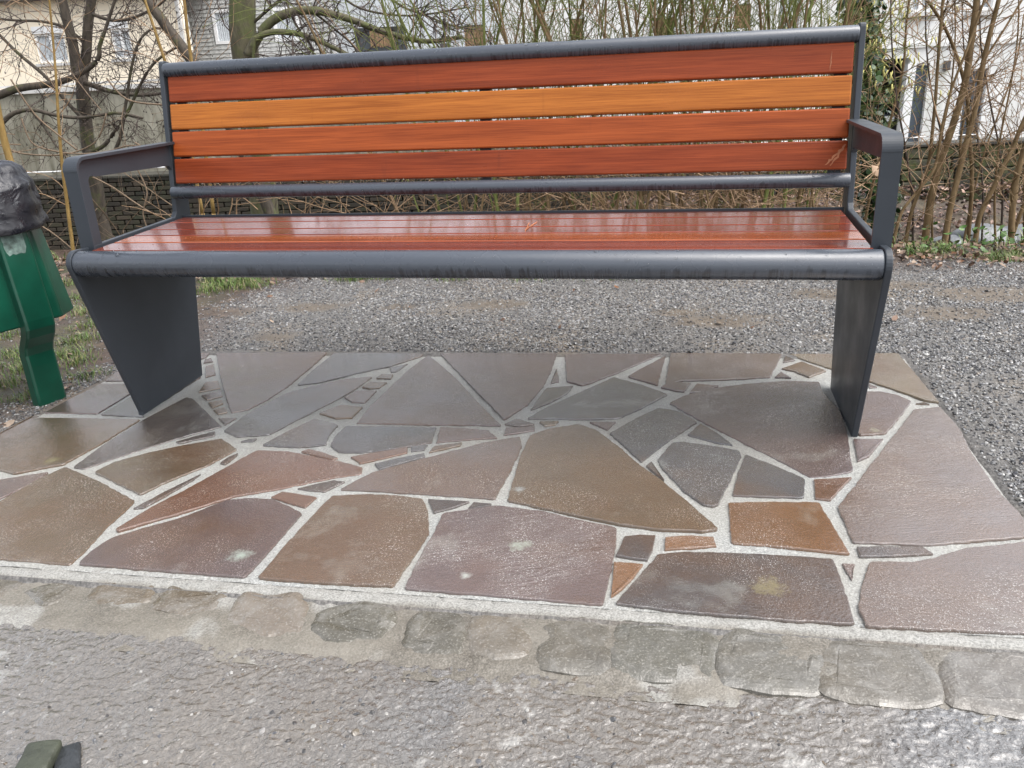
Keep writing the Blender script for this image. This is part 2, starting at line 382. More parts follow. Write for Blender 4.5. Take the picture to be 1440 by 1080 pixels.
GROUND = tag(grid('ground', xs, ys, Hsheet, MG, {'soil': soilf, 'moss': mossf}), kind='structure')
# creek
wv = [bgp(-60, 3.2, -1.62), bgp(60, 3.2, -1.62), bgp(60, 11, -1.62), bgp(-60, 11, -1.62)]
tag(mobj('creek_water', wv, [(0, 1, 2, 3)], mat_water()), kind='structure')

# ------------------------------------------------------------------ geometry-node scatter for gravel
def rock_group(name, seed, sub=2, amp=.35):
    ng = bpy.data.node_groups.new(name, 'GeometryNodeTree')
    ng.interface.new_socket('Geometry', in_out='INPUT', socket_type='NodeSocketGeometry'); ng.interface.new_socket('Geometry', in_out='OUTPUT', socket_type='NodeSocketGeometry')
    N = ng.nodes.new; L = ng.links.new; gi = N('NodeGroupInput'); go = N('NodeGroupOutput')
    variants = []
    for k in range(4):
        ico = N('GeometryNodeMeshIcoSphere'); ico.inputs['Radius'].default_value = 1; ico.inputs['Subdivisions'].default_value = sub
        sp = N('GeometryNodeSetPosition'); L(ico.outputs[0], sp.inputs[0])
        nz = N('ShaderNodeTexNoise'); nz.inputs['Scale'].default_value = 1.1; nz.inputs['Detail'].default_value = 1
        pos = N('GeometryNodeInputPosition'); ad = N('ShaderNodeVectorMath'); ad.operation = 'ADD'; ad.inputs[1].default_value = (seed + 13.7 * k, 5.1 * k, 0); L(pos.outputs[0], ad.inputs[0]); L(ad.outputs[0], nz.inputs['Vector'])
        sb = N('ShaderNodeVectorMath'); sb.operation = 'SUBTRACT'; sb.inputs[1].default_value = (.5, .5, .5); L(nz.outputs['Color'], sb.inputs[0])
        sc = N('ShaderNodeVectorMath'); sc.operation = 'SCALE'; sc.inputs['Scale'].default_value = amp * 4; L(sb.outputs[0], sc.inputs[0]); L(sc.outputs[0], sp.inputs['Offset'])
        variants.append(sp)
    gti = N('GeometryNodeGeometryToInstance')
    for v in reversed(variants): L(v.outputs[0], gti.inputs[0])
    iop = N('GeometryNodeInstanceOnPoints'); L(gi.outputs[0], iop.inputs['Points']); L(gti.outputs[0], iop.inputs['Instance'])
    iop.inputs['Pick Instance'].default_value = True
    rv = N('FunctionNodeRandomValue'); rv.data_type = 'INT'; rv.inputs[4].default_value = 0; rv.inputs[5].default_value = 3; L(rv.outputs[2], iop.inputs['Instance Index'])
    rr = N('FunctionNodeRandomValue'); rr.data_type = 'FLOAT_VECTOR'; rr.inputs[0].default_value = (-.5, -.5, 0); rr.inputs[1].default_value = (.5, .5, 6.28)
    L(rr.outputs[0], iop.inputs['Rotation'])
    na = N('GeometryNodeInputNamedAttribute'); na.data_type = 'FLOAT_VECTOR'; na.inputs[0].default_value = 'scl'; L(na.outputs[0], iop.inputs['Scale'])
    sm = N('GeometryNodeSetMaterial'); L(iop.outputs[0], sm.inputs[0]); L(sm.outputs[0], go.inputs[0])
    return ng, sm
def scatter(name, P, SC, mat, seed=1, sub=2, amp=.35):
    me = bpy.data.meshes.new(name); me.vertices.add(len(P)); me.vertices.foreach_set('co', np.asarray(P, np.float32).ravel())
    at = me.attributes.new('scl', 'FLOAT_VECTOR', 'POINT'); at.data.foreach_set('vector', np.asarray(SC, np.float32).ravel()); me.update()
    o = link(bpy.data.objects.new(name, me)); me.materials.append(mat)
    ng, sm = rock_group(name + '_nodes', seed, sub, amp); sm.inputs['Material'].default_value = mat
    m = o.modifiers.new('scatter', 'NODES'); m.node_group = ng
    return tag(o, kind='stuff')
MGRAV = mat_random('gravel_chips', [(.07, .07, .075), (.21, .208, .20), (.30, .295, .285), (.045, .045, .05), (.25, .235, .21), (.13, .13, .135), (.34, .335, .32), (.18, .15, .12), (.08, .075, .073), (.24, .24, .245)], .28, .5)
def scat_pts(n, x0, x1, y0, y1, dens):
    x = rng.uniform(x0, x1, n); y = rng.uniform(y0, y1, n); k = rng.random(n) < dens(x, y); return x[k], y[k]
MUD = [(gp(a, b).to_2d(), r_) for a, b, r_ in ((385, 475, .07), (430, 432, .12), (1000, 452, .13), (1075, 446, .06), (950, 440, .1), (320, 440, .1), (700, 428, .12), (1330, 440, .16), (1400, 415, .2), (1250, 402, .12), (560, 432, .08), (1180, 415, .15))]
def mudf(x, y):
    m = 0 * x; w_ = .55 + .9 * fbm(x + 6, y + 6, 7, 4, 77)
    for p_, r_ in MUD: m = np.maximum(m, sst(1.15, .55, np.hypot((x - p_.x) * .75, (y - p_.y) * 1.5) / r_ * w_))
    return m
def gdens(x, y):
    pave = (x > PX0 - .0) & (x < PX1 + .006) & (y > PY0 - .05) & (y < PY1 + .004)
    d = (1 - soilf(x, y)) * (.40 + .6 * sst(.38, .55, fbm(x + 2, y + 2, 2.6, 4, 17)))
    return np.where(pave, 0, np.clip((d + .06) * (1 - .82 * mudf(x, y)), 0, 1)) * sst(2.15, 1.9, y)
_vx = np.empty(len(GROUND.data.vertices) * 3, np.float32); GROUND.data.vertices.foreach_get('co', _vx); _vx = _vx.reshape(-1, 3)
_at = GROUND.data.attributes.new('mud', 'FLOAT', 'POINT'); _at.data.foreach_set('value', mudf(_vx[:, 0].astype(float), _vx[:, 1].astype(float)).astype(np.float32))
gx, gy = scat_pts(400000, -1.3, 3.9, -.5, 2.1, gdens)
s = rng.lognormal(math.log(.0026), .33, len(gx)); s = np.clip(s, .0015, .009)
gz = H(gx, gy) + s * .25
_dm = np.maximum(sst(1.05, .62, gy + .5 * (fbm(gx, gy, 3, 3, 23) - .5)), sst(1.9, 2.3, gx) * sst(1.6, 1.2, gy)) * .5 + .12; _dk = rng.random(len(gx)) < _dm  # darker chips mixed in, denser towards the patio and at the right
MDKGRAV = mat_random('dark_gravel_chips', [(.035, .035, .038), (.09, .09, .09), (.17, .168, .165), (.022, .022, .024), (.12, .115, .105), (.055, .055, .058), (.27, .265, .26), (.07, .062, .055)], .2, .6)
_k2 = _dk; scatter('dark_path_gravel', np.stack([gx, gy, gz], 1)[_k2], np.stack([s * rng.uniform(.8, 1.4, len(s)), s * rng.uniform(.7, 1.2, len(s)), s * rng.uniform(.45, .8, len(s))], 1)[_k2], MDKGRAV, 5, 1, .3)
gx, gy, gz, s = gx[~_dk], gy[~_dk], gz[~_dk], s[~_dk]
scatter('path_gravel', np.stack([gx, gy, gz], 1), np.stack([s * rng.uniform(.8, 1.4, len(s)), s * rng.uniform(.7, 1.2, len(s)), s * rng.uniform(.45, .8, len(s))], 1), MGRAV, 3, 1, .3)

# ------------------------------------------------------------------ front path: wet gritty asphalt, built as relief
def asph_h(x, y):
    t0 = SL * (x - .9)
    lum = fbm(x + 3 + .02 * fbm(x, y, 60, 2, 5), y * 1.5 + 3, 85, 3, 51); lum2 = fbm(x + 8, y + 1, 210, 2, 57); big = fbm(x, y, 5, 4, 61)
    silt = siltf(x, y)
    h = (lum - .5) * .0054 + (lum2 - .5) * .0018 + (big - .5) * .008
    film = (big - .5) * .008 - .0010 + .0002 * silt
    h = np.where(h < film, film + (h - film) * .12, h) * (1 - .25 * silt) 
    return t0 - .010 + h - .012 * sst(-.9, -.84, y) * (0) 
def siltf(x, y): return np.clip(sst(.46, .62, fbm(x + 1.3, y + 2, 3.2, 4, 71)) * .8 + sst(1.05, .55, x + .3 * y) * .75, 0, 1)
fx = np.arange(.30, 2.15, .0023); fy = np.arange(-1.22, -.835, .0023)
tag(grid('asphalt_path', fx, fy, asph_h, MASPH, {'silt': siltf}), kind='structure')
def asph_far(x, y): return SL * (np.clip(x, -8, 8) - .9) - .0135
kp = lambda x, y: ~((x > .31) & (x < 2.14) & (y > -1.21) & (y < -.80))
xs2 = np.unique(np.round(np.concatenate([axis(-60, 60, -2, 4, .25), [.31, 2.14]]), 4)); ys2 = np.unique(np.round(np.concatenate([np.linspace(-8, -1.3, 20), [-1.21, -1.0, -.9, -.845]]), 4))
tag(grid('asphalt_path', xs2, ys2, asph_far, MASPH, {'silt': siltf}, kp), kind='structure')
MGRIT = mat_random('wet_grit', [(.07, .07, .07), (.12, .11, .10), (.20, .19, .18), (.05, .047, .045), (.14, .12, .095), (.09, .09, .095), (.28, .27, .25), (.12, .095, .07)], .10, .6)
px_, py_ = scat_pts(2600, .30, 2.12, -1.2, -.85, lambda x, y: .35 + .5 * sst(.4, .6, fbm(x, y, 9, 3, 88)))
s = np.clip(rng.lognormal(math.log(.0016), .42, len(px_)), .0009, .0085)
pz = asph_h(px_, py_) - s * .1
scatter('loose_grit', np.stack([px_, py_, pz], 1), np.stack([s * rng.uniform(.9, 1.6, len(s)), s * rng.uniform(.8, 1.2, len(s)), s * rng.uniform(.35, .6, len(s))], 1), MGRIT, 9, 2, .28)

# ------------------------------------------------------------------ patio: crazy paving in a mortar bed
def bedh(x, y): return SL * (x - .9) - .0022 + .0030 * (fbm(x + 1, y + 1, 28, 4, 91) - .5) + .0016 * (fbm(x + 1, y + 1, 160, 2, 93) - .5)
patio = tag(grid('patio', np.arange(PX0 + .004, PX1, .0075), np.arange(PY0 + .003, PY1 - .003, .0075), bedh, MORT), kind='structure')
CL = {'m': (.092, .068, .064), 'b': (.100, .070, .043), 'r': (.116, .064, .042), 'g': (.074, .071, .073), 'o': (.140, .076, .036), 'y': (.135, .106, .064), 'k': (.062, .052, .048), 'p': (.104, .081, .070)}
STONES = [
 ('m', [(62,581),(100,561),(143,540),(175,540),(185,553),(137,582)]), ('m', [(148,536),(163,524),(176,518),(181,530),(178,536)]),
 ('g', [(142,583),(187,557),(196,566),(203,586),(195,587)]), ('m', [(168,520),(214,496),(268,496),(272,510),(283,530),(208,578),(190,552),(180,530)]),
 ('b', [(27,587),(110,588),(198,590),(150,620),(90,654),(20,667),(-30,655),(-40,625)]), ('b', [(-42,583),(14,587),(-5,600),(-45,615)]),
 ('k', [(102,657),(145,626),(200,592),(262,560),(272,562),(312,600),(260,614),(173,641),(117,660)]), ('k', [(247,622),(275,614),(303,607),(303,613),(270,620),(252,624)]),
 ('b', [(133,665),(160,651),(207,638),(257,627),(312,617),(334,632),(293,655),(245,674),(200,695),(196,696)]), ('k', [(309,652),(322,643),(335,638),(330,644),(317,653)]),
 ('k', [(187,716),(230,693),(283,667),(270,677),(202,715)]),
 ('r', [(163,746),(207,718),(255,693),(300,668),(340,645),(362,633),(408,635),(480,649),(511,657),(508,667),(470,672),(400,687),(330,699),(240,727),(165,749)]),
 ('m', [(-40,680),(0,675),(70,664),(40,683),(0,702),(-50,722)]),
 ('b', [(92,658),(140,678),(190,705),(180,716),(150,742),(125,770),(99,795),(40,790),(-20,785),(-60,780),(-60,735),(0,706),(50,677)]),
 ('m', [(109,794),(130,774),(157,757),(200,744),(255,729),(320,704),(350,701),(385,703),(425,722),(390,764),(345,813),(230,804)]),
 ('r', [(381,700),(397,692),(420,695),(446,700),(429,714),(405,708)]), ('k', [(418,688),(445,681),(470,676),(486,678),(456,692),(440,691)]),
 ('b', [(362,814),(400,768),(449,715),(467,697),(520,695),(560,697),(595,702),(603,722),(604,750),(585,780),(553,826),(450,821)]),
 ('k', [(602,703),(630,704),(661,706),(640,714),(610,722)]), ('k', [(666,707),(692,709),(686,713),(657,717)]),
 ('m', [(623,723),(655,718),(700,712),(763,720),(820,733),(868,743),(866,770),(860,800),(848,852),(780,846),(700,839),(568,829),(592,780),(610,750)]),
 ('p', [(478,689),(500,677),(524,665),(580,650),(680,624),(732,615),(734,628),(727,645),(712,675),(696,702),(613,697),(540,692)]),
 ('b', [(745,612),(770,603),(813,596),(838,604),(870,628),(897,652),(930,676),(965,705),(1011,746),(990,749),(930,747),(872,739),(800,724),(714,705),(720,680),(732,640)]),
 ('k', [(878,755),(900,753),(922,754),(918,774),(911,789),(887,786),(866,782)]), ('o', [(863,791),(885,792),(905,794),(892,812),(875,830),(859,840)]),
 ('o', [(935,756),(970,754),(1004,756),(1008,769),(970,772),(934,774)]),
 ('k', [(864,850),(893,817),(925,780),(960,776),(1040,778),(1110,782),(1172,786),(1186,822),(1202,879),(1110,874),(960,862)]),
 ('o', [(1024,707),(1090,706),(1152,707),(1172,740),(1196,781),(1150,776),(1110,771),(1028,765)]),
 ('g', [(924,647),(945,623),(960,621),(1000,627),(1039,634),(1043,642),(1028,675),(1011,709),(1005,713),(991,712),(962,692),(932,661)]),
 ('g', [(908,656),(916,650),(926,664),(934,677)]),
 ('g', [(1048,639),(1088,655),(1132,674),(1131,701),(1090,700),(1029,697),(1038,665)]),
 ('m', [(941,567),(965,556),(1000,547),(1050,541),(1107,537),(1152,539),(1160,556),(1183,580),(1193,618),(1200,663),(1170,669),(1140,672),(1100,650),(1045,623),(1000,600),(965,581)]),
 ('g', [(967,612),(985,596),(1010,610),(1031,627),(1010,624)]),
 ('g', [(741,589),(767,574),(820,550),(863,531),(900,541),(939,555),(905,573),(870,589),(810,590)]),
 ('g', [(857,610),(890,591),(926,574),(955,579),(981,594),(960,607),(930,628),(902,651),(880,630)]),
 ('m', [(969,553),(980,540),(1011,543),(990,551)]), ('m', [(929,545),(941,537),(972,539),(962,551),(950,550)]),
 ('p', [(943,498),(1020,498),(1100,498),(1092,515),(1083,531),(1030,534),(960,536),(935,541)]),
 ('m', [(882,530),(908,515),(936,501),(931,520),(925,542)]), ('m', [(794,498),(860,498),(932,498),(905,509),(868,525),(820,543),(797,537)]),
 ('m', [(774,540),(783,519),(786,530),(786,537)]), ('k', [(746,577),(757,560),(769,546),(806,543),(799,553),(775,566)]),
 ('m', [(618,497),(700,497),(784,497),(776,520),(765,543),(742,570),(709,591),(685,566),(650,530)]),
 ('m', [(602,500),(618,512),(640,531),(670,564),(705,599),(640,598),(501,596),(520,572),(548,545),(575,520)]),
 ('k', [(709,597),(727,589),(752,597),(730,600)]), ('m', [(708,612),(711,602),(752,600),(752,606),(730,609)]), ('b', [(758,594),(786,593),(781,598),(766,600)]),
 ('m', [(829,594),(866,594),(854,605),(842,600)]),
 ('g', [(464,627),(473,612),(487,600),(550,600),(614,601),(607,623),(560,631),(510,637),(476,637)]),
 ('m', [(619,601),(660,603),(687,606),(699,616),(655,619),(613,623)]), ('b', [(603,637),(611,628),(650,623),(647,627),(625,632)]), ('g', [(578,635),(578,628),(602,626),(597,633)]),
 ('r', [(493,643),(530,636),(573,629),(573,637),(540,645),(506,652)]), ('g', [(527,653),(560,645),(597,638),(598,643),(565,652),(534,661)]),
 ('r', [(423,636),(434,632),(455,637),(476,645),(468,647)]),
 ('g', [(368,627),(405,607),(443,589),(476,598),(463,612),(459,626),(418,630)]),
 ('g', [(314,607),(330,595),(347,583),(403,553),(440,543),(480,534),(524,530),(505,544),(480,559),(437,581),(378,612),(334,615)]),
 ('m', [(304,497),(380,497),(460,497),(440,515),(406,543),(375,563),(349,576),(325,581),(318,560),(310,530)]),
 ('g', [(418,542),(440,521),(470,497),(530,497),(598,498),(588,503),(546,516),(500,526),(450,538)]),
 ('g', [(548,517),(574,512),(557,523),(550,524)]), ('b', [(529,532),(536,527),(553,527),(550,533)]), ('b', [(509,545),(521,538),(545,538),(533,546),(520,547)]),
 ('m', [(484,559),(500,550),(530,550),(513,567),(495,566)]), ('b', [(449,582),(480,570),(510,573),(495,588),(472,589)]),
 ('g', [(307,589),(333,588),(316,598)]),
 ('b', [(279,552),(289,538),(307,536),(310,546)]), ('g', [(283,557),(311,549),(313,557),(291,563)]), ('b', [(293,567),(313,563),(314,568),(298,574)]), ('b', [(300,577),(316,573),(320,580),(306,583)]),
 ('m', [(289,531),(289,515),(301,513),(303,527)]), ('m', [(286,511),(288,506),(297,504),(300,509)]), ('m', [(275,507),(273,497),(295,497),(290,503)]),
 ('g', [(338,622),(350,618),(362,617),(356,621)]),
 ('y', [(1109,498),(1190,498),(1265,497),(1292,530),(1321,567),(1300,564),(1284,558),(1228,539),(1168,519),(1135,508)]),
 ('k', [(1101,510),(1104,501),(1119,507)]), ('b', [(1099,519),(1127,509),(1162,522),(1138,531),(1117,523)]), ('m', [(1089,531),(1098,523),(1113,532)]),
 ('m', [(1221,540),(1234,545),(1222,546)]), ('m', [(1182,548),(1215,551),(1238,551),(1262,556),(1282,565),(1266,586),(1245,611),(1208,613),(1196,600),(1186,570)]),
 ('m', [(1200,618),(1242,618),(1223,642),(1206,649)]), ('r', [(1144,675),(1198,672),(1168,704),(1146,702)]),
 ('b', [(1287,568),(1299,566),(1308,569)]),
 ('p', [(1177,714),(1206,678),(1240,634),(1285,577),(1322,573),(1350,604),(1384,640),(1425,688),(1480,752),(1440,757),(1370,762),(1312,768),(1250,766),(1199,764),(1188,738)]),
 ('k', [(1204,770),(1250,769),(1297,770),(1313,780),(1260,783),(1209,784)]), ('m', [(1183,793),(1202,794),(1198,817)]),
 ('p', [(1223,791),(1286,791),(1310,786),(1357,771),(1400,767),(1490,760),(1530,805),(1600,890),(1560,899),(1440,893),(1217,882),(1206,853),(1213,820)]),
]
def inset(P, d):
    n = len(P); out = []
    for i in range(n):
        a = P[i - 1]; b = P[i]; c = P[(i + 1) % n]; e1 = (b - a).normalized(); e2 = (c - b).normalized()
        n1 = Vector((-e1.y, e1.x)); n2 = Vector((-e2.y, e2.x)); m = (n1 + n2)
        m = m.normalized() / max(.55, math.sqrt(max(.01, (1 + n1.dot(n2)) / 2))) if m.length > 1e-6 else n1
        out.append(b + m * d)
    return out
def rough_outline(P, step, amp, seed, cut=.004):
    # slightly blunt corners, then broken edges
    n = len(P); Q = []
    for i in range(n):
        a, b, c = P[i - 1], P[i], P[(i + 1) % n]
        l1 = min(cut, (a - b).length * .25); l2 = min(cut, (c - b).length * .25)
        Q += [b + (a - b).normalized() * l1, b + (c - b).normalized() * l2]
    out = []
    for i in range(len(Q)):
        a, b = Q[i], Q[(i + 1) % len(Q)]; L = (b - a).length; k = max(1, int(L / step)); nn = Vector((-(b - a).y, (b - a).x)).normalized()
        for j in range(k):
            p = a + (b - a) * (j / k); w_ = amp * (mn.noise(Vector((p.x * 60, p.y * 60, seed))) + .6 * mn.noise(Vector((p.x * 190, p.y * 190, seed))))
            out.append(p + nn * w_)
    return out
def slab(name, outline, rings, mat, parent, color, tilt=(0, 0), zoff=0.0, thick=.02, warp=0.0):
    """outline: list of 2-D points; rings: (inset, dz) from the outside in"""
    ar = sum(outline[i - 1].x * outline[i].y - outline[i].x * outline[i - 1].y for i in range(len(outline)))
    if ar < 0: outline = outline[::-1]
    c = sum(outline, Vector((0, 0))) / len(outline); n = len(outline); V = []; Fc = []
    zc = T0(c.x) + zoff
    def z(p, dz):
        return T0(p.x) + zoff + dz + (p.x - c.x) * tilt[0] + (p.y - c.y) * tilt[1] + (warp * (mn.noise(Vector((p.x * 22, p.y * 22, c.x * 9))) ) if warp else 0) - zc
    prev = None
    for k, (ins, dz) in enumerate([(0, -thick)] + rings):
        P = inset(outline, ins) if ins else outline
        for p in P: V.append((p.x - c.x, p.y - c.y, z(p, dz)))
        if k:
            for i in range(n):
                j = (i + 1) % n; Fc.append(((k - 1) * n + i, (k - 1) * n + j, k * n + j, k * n + i))
    Fc.append(tuple((len(rings)) * n + i for i in range(n)))
    o = mobj(name, V, Fc, mat, parent, False, loc=(c.x, c.y, zc)); o.color = (*color, 1)
    return o
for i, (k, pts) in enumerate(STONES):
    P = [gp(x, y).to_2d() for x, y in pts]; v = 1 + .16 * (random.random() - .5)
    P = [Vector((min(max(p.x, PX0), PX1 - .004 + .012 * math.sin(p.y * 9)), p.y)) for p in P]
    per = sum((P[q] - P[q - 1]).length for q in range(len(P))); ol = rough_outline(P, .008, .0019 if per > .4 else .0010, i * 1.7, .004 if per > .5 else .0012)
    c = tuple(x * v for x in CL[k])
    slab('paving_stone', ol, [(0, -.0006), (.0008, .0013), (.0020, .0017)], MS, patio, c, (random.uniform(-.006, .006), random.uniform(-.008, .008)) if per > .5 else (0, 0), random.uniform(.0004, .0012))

# ------------------------------------------------------------------ kerb of setts in front of the patio
MSETT = NT('worn_sett'); t = MSETT; c = t.coord('Object', rand=True); oi = t.n('ObjectInfo')
col = t.mix(t.ramp(t.noise(c, 12, 6, .65), [(.3, 0), (.7, .8)]), oi.outputs['Color'], t.mix(1.0, oi.outputs['Color'], (1.35, 1.3, 1.2), 'MULTIPLY'))
col = t.mix(t.ramp(t.noise(c, 19, 6, .7, .6), [(.48, 0), (.66, .5)]), col, (.21, .20, .18)); t.b.inputs['Coat Weight'].default_value = .6; t.b.inputs['Coat Roughness'].default_value = .16
col = t.mix(t.ramp(t.noise(c, 260, 3, .6), [(.55, 0), (.68, .5)]), col, (.30, .285, .25))
t.out(col, t.ramp(t.noise(c, 20, 4), [(.3, .10), (.7, .34)]), t.bump(t.noise(c, 34, 6, .65, .7), .7, .006, t.bump(t.noise(c, 220, 3), .5, .0015)), .5); MSETT = t.m
MKB = mat_mortar('silty_mortar', (.105, .093, .076), (.185, .168, .142), .12, True)
def kbh(x, y): return SL * (x - .9) - .0050 + .0035 * sst(-.745, -.712, y) + (.0075 - .006 * sst(-.73, -.705, y)) * (fbm(x + 1, y + 1, 20, 4, 95) - .5) + .004 * (fbm(x, y, 90, 3, 96) - .5) - .006 * sst(-.835, -.86, y) - .0016 * sst(-.702, -.697, y)
kerb = tag(grid('kerb', np.arange(-.42, 2.3, .006), np.arange(-.885, -.676, .006), kbh, MKB, {'pale': lambda x, y: np.clip(sst(-.738, -.712, y + .02 * (fbm(x, y, 14, 3, 7) - .5)) + .7 * sst(.58, .7, fbm(x + 7, y, 12, 4, 19)), 0, 1)}), kind='structure')
SETTS = [((.15, .135, .10), [(35,828),(75,815),(112,815),(86,838),(60,850)]), ((.19, .145, .09), [(118,843),(150,813),(222,815),(203,843),(170,852)]), ((.19, .145, .09), [(215,850),(246,818),(325,824),(300,852),(260,862)]),
 ((.24, .20, .165), [(318,872),(345,832),(420,832),(432,850),(420,884),(370,888)]), ((.12, .12, .09), [(440,880),(455,857),(500,844),(546,846),(552,868),(530,896),(470,898)]),
 ((.13, .13, .105), [(567,906),(580,868),(598,852),(630,850),(650,862),(652,890),(646,914),(600,914)]), ((.22, .20, .17), [(664,912),(662,868),(690,856),(735,862),(748,880),(735,918),(690,922)]),
 ((.16, .16, .14), [(762,932),(766,885),(772,864),(840,863),(860,878),(860,915),(852,940),(800,940)]), ((.14, .15, .13), [(868,942),(868,900),(878,872),(940,872),(996,878),(1004,905),(996,950),(930,950)]),
 ((.16, .17, .16), [(1020,955),(1018,905),(1032,882),(1090,883),(1142,892),(1158,925),(1146,968),(1080,966)]), ((.17, .165, .145), [(1164,968),(1160,915),(1172,893),(1230,896),(1282,902),(1310,935),(1321,978),(1290,986),(1220,982)]),
 ((.17, .165, .16), [(1345,985),(1328,945),(1334,912),(1400,908),(1470,914),(1510,940),(1530,1000),(1430,1000)]), ((.17, .16, .15), [(1545,1000),(1520,950),(1520,918),(1600,922),(1680,935),(1720,1010)]),
 ((.17, .15, .12), [(-60,800),(5,803),(28,812),(15,828),(-20,842),(-90,835)])]
for i, (cc, pts) in enumerate(SETTS):
    P = [gp(x, y).to_2d() for x, y in pts]; cc_ = sum(P, Vector((0, 0))) / len(P); P = [Vector((cc_.x + (q.x - cc_.x) * 1.17, cc_.y + (q.y - cc_.y) * 1.10)) for q in P]; ol = rough_outline(P, .010, .0022, i * 3.3 + 50, .008)
    gm = sum(cc) / 3; cc = tuple((v_ * .5 + gm * (.56, .47, .36)[q]) * .52 for q, v_ in enumerate(cc))
    slab('sett', ol, [(0, -.0065), (.004, -.0042), (.009, -.0026), (.016, -.0016), (.024, -.0012)], MSETT, kerb, cc, (random.uniform(-.02, .02), random.uniform(-.03, .02)), -.0005, .04, .0035)

# ------------------------------------------------------------------ the bench
WR = mat_wood('red_hardwood', (.150, .027, .009), (.31, .064, .019), .42)
WO = mat_wood('golden_hardwood', (.29, .085, .014), (.48, .165, .030), .42)
WOR = mat_wood('orange_hardwood', (.20, .040, .010), (.38, .090, .022), .42)
WS = mat_wood('wet_seat_hardwood', (.10, .016, .009), (.22, .044, .018), .15)
WS2 = mat_wood('wet_orange_seat_hardwood', (.18, .036, .011), (.34, .090, .024), .15)
L = 1.8
bench = tag(empty('park_bench', (.9, .15, 0)), 'long park bench with red hardwood slats and anthracite metal side frames on the stone patio', 'bench')
def bpart(o, par=None):
    o.parent = par or bench
    if par is None: o.location = o.location - Vector((.9, .15, 0))
    return o
def plate():
    cy, cz, r = -.100, .428, .033
    a = arc(cy, cz, r, 200, 100, 8)                              # round nose that wraps the front rail
    P = [(0, 0)] + a + [(-.06, .4585), (.306, .471), (.319, .485), (.3785, .872)] + arc(.390, .874, .011, 170, 90, 3) + arc(.405, .872, .012, 90, 5, 3)
    P += [(.383, .44), (.376, .42), (.296, -.004), (.0, -.012)]
    return P
sfs = []
for x0, x1 in ((-.014, 0.0), (L, L + .014)):
    sf = bpart(extrude_yz('side_frame', plate(), x0, x1, MSTEEL, None, .0022)); sfs.append((sf, x0, x1))
    # armrest: upright web with a wide flat band bent over it
    s0 = x0 + .001 if x0 < 0 else x0 + .001; s1 = s0 + .012
    W = [(-.053, .452), (-.053, .640)] + arc(-.027, .636, .027, 180, 92, 6) + [(.345, .667), (.340, .600)] + arc(.318, .596, .016, 20, 95, 4) + [(.02, .618)] + arc(.006, .606, .016, 90, 175, 4) + [(-.009, .462), (-.012, .452)]
    arm = extrude_yz('armrest', W, s0, s1, MSTEEL, None, .0012); arm.parent = sf
    b0 = -.023 if x0 < 0 else L - .015; b1 = b0 + .038
    out = [(-.060, .449), (-.060, .640)] + arc(-.028, .637, .033, 180, 92, 10) + [(.352, .6745)]
    inn = [(.352, .6675)] + arc(-.027, .636, .0265, 92, 180, 10) + [(-.0537, .449)]
    band = extrude_yz('armrest_band', out + inn, b0, b1, MSTEEL, None, .0014); band.parent = arm
def rail(name, cy, cz, r, mat, flat=0):
    bm = bmesh.new(); n = 40; rg = []
    for x in (0.0005, .0035, L - .0035, L - .0005):
        rr = r * (.93 if x < .002 or x > L - .002 else 1); rg.append([bm.verts.new((x, cy + rr * math.cos(2 * math.pi * k / n), cz + rr * math.sin(2 * math.pi * k / n))) for k in range(n)])
    for a, b in zip(rg, rg[1:]):
        for k in range(n): bm.faces.new((a[k], b[k], b[(k + 1) % n], a[(k + 1) % n]))
    bm.faces.new(rg[0][::-1]); bm.faces.new(rg[-1]); o = bobj(name, bm, mat, None, True)
    o.modifiers.new('edge', 'EDGE_SPLIT').split_angle = R(40)
    return bpart(o)
FR = (-.101, .4275, .0305); LR = (.3185, .538, .0172); TR = (.388, .8605, .0195)
rail('front_rail', *FR, MRAIL); rail('lower_back_rail', *LR, MRAIL); rail('top_rail', *TR, MRAIL)
# back slats lie on the plane through these two y,z points
pb, pt = Vector((.326, .560)), Vector((.378, .8425)); dirv = (pt - pb).normalized(); nrm2 = Vector((-dirv.y, dirv.x)); tot = (pt - pb).length; g = .0058; hh = (tot - 3 * g) / 4
ang = math.atan2(dirv.y, dirv.x)
RX = Matrix.Rotation(ang - math.pi / 2, 3, 'X')
for k, mt in enumerate((WR, WOR, WO, WR)):
    c = pb + dirv * (k * (hh + g) + hh / 2) + Vector((nrm2.x, nrm2.y)) * -.011
    c = pb + dirv * (k * (hh + g) + hh / 2) + Vector((.011, 0))
    o = boxo('back_slat', (.9, c.x, c.y), (L - .016, .022, hh), mt, None, Matrix.Rotation(ang - math.pi / 2, 3, 'X'), .0038); bpart(o)
for x in (.032, .905, L - .032):
    c = pb + dirv * (tot / 2) + Vector((.0255, 0))
    bpart(boxo('support_bar', (x, c.x, c.y), (.030, .006, tot + .02), MSTEEL, None, Matrix.Rotation(ang - math.pi / 2, 3, 'X'), .001))
sy = [-.0685, .015, .095, .1665, .2565, .334]
RS = Matrix.Rotation(math.atan(.036), 3, 'X')
for k, mt in enumerate((WS, WS2, WS, WS, WS)):
    y0, y1 = sy[k] + .003, sy[k + 1] - .003; yc = (y0 + y1) / 2; zt = .4525 + .036 * (yc + .072)
    bpart(boxo('seat_slat', (.9, yc, zt - .011), (L - .02, y1 - y0, .022), mt, None, RS, .0028))
for x in (.07, .9, L - .07): bpart(boxo('seat_bearer', (x, .13, .425), (.04, .40, .008), MSTEEL, None, RS, .001))
bpart(boxo('seat_edge_trim', (.9, .3375, .462), (L - .006, .004, .020), MSTEEL, None, None, .001))
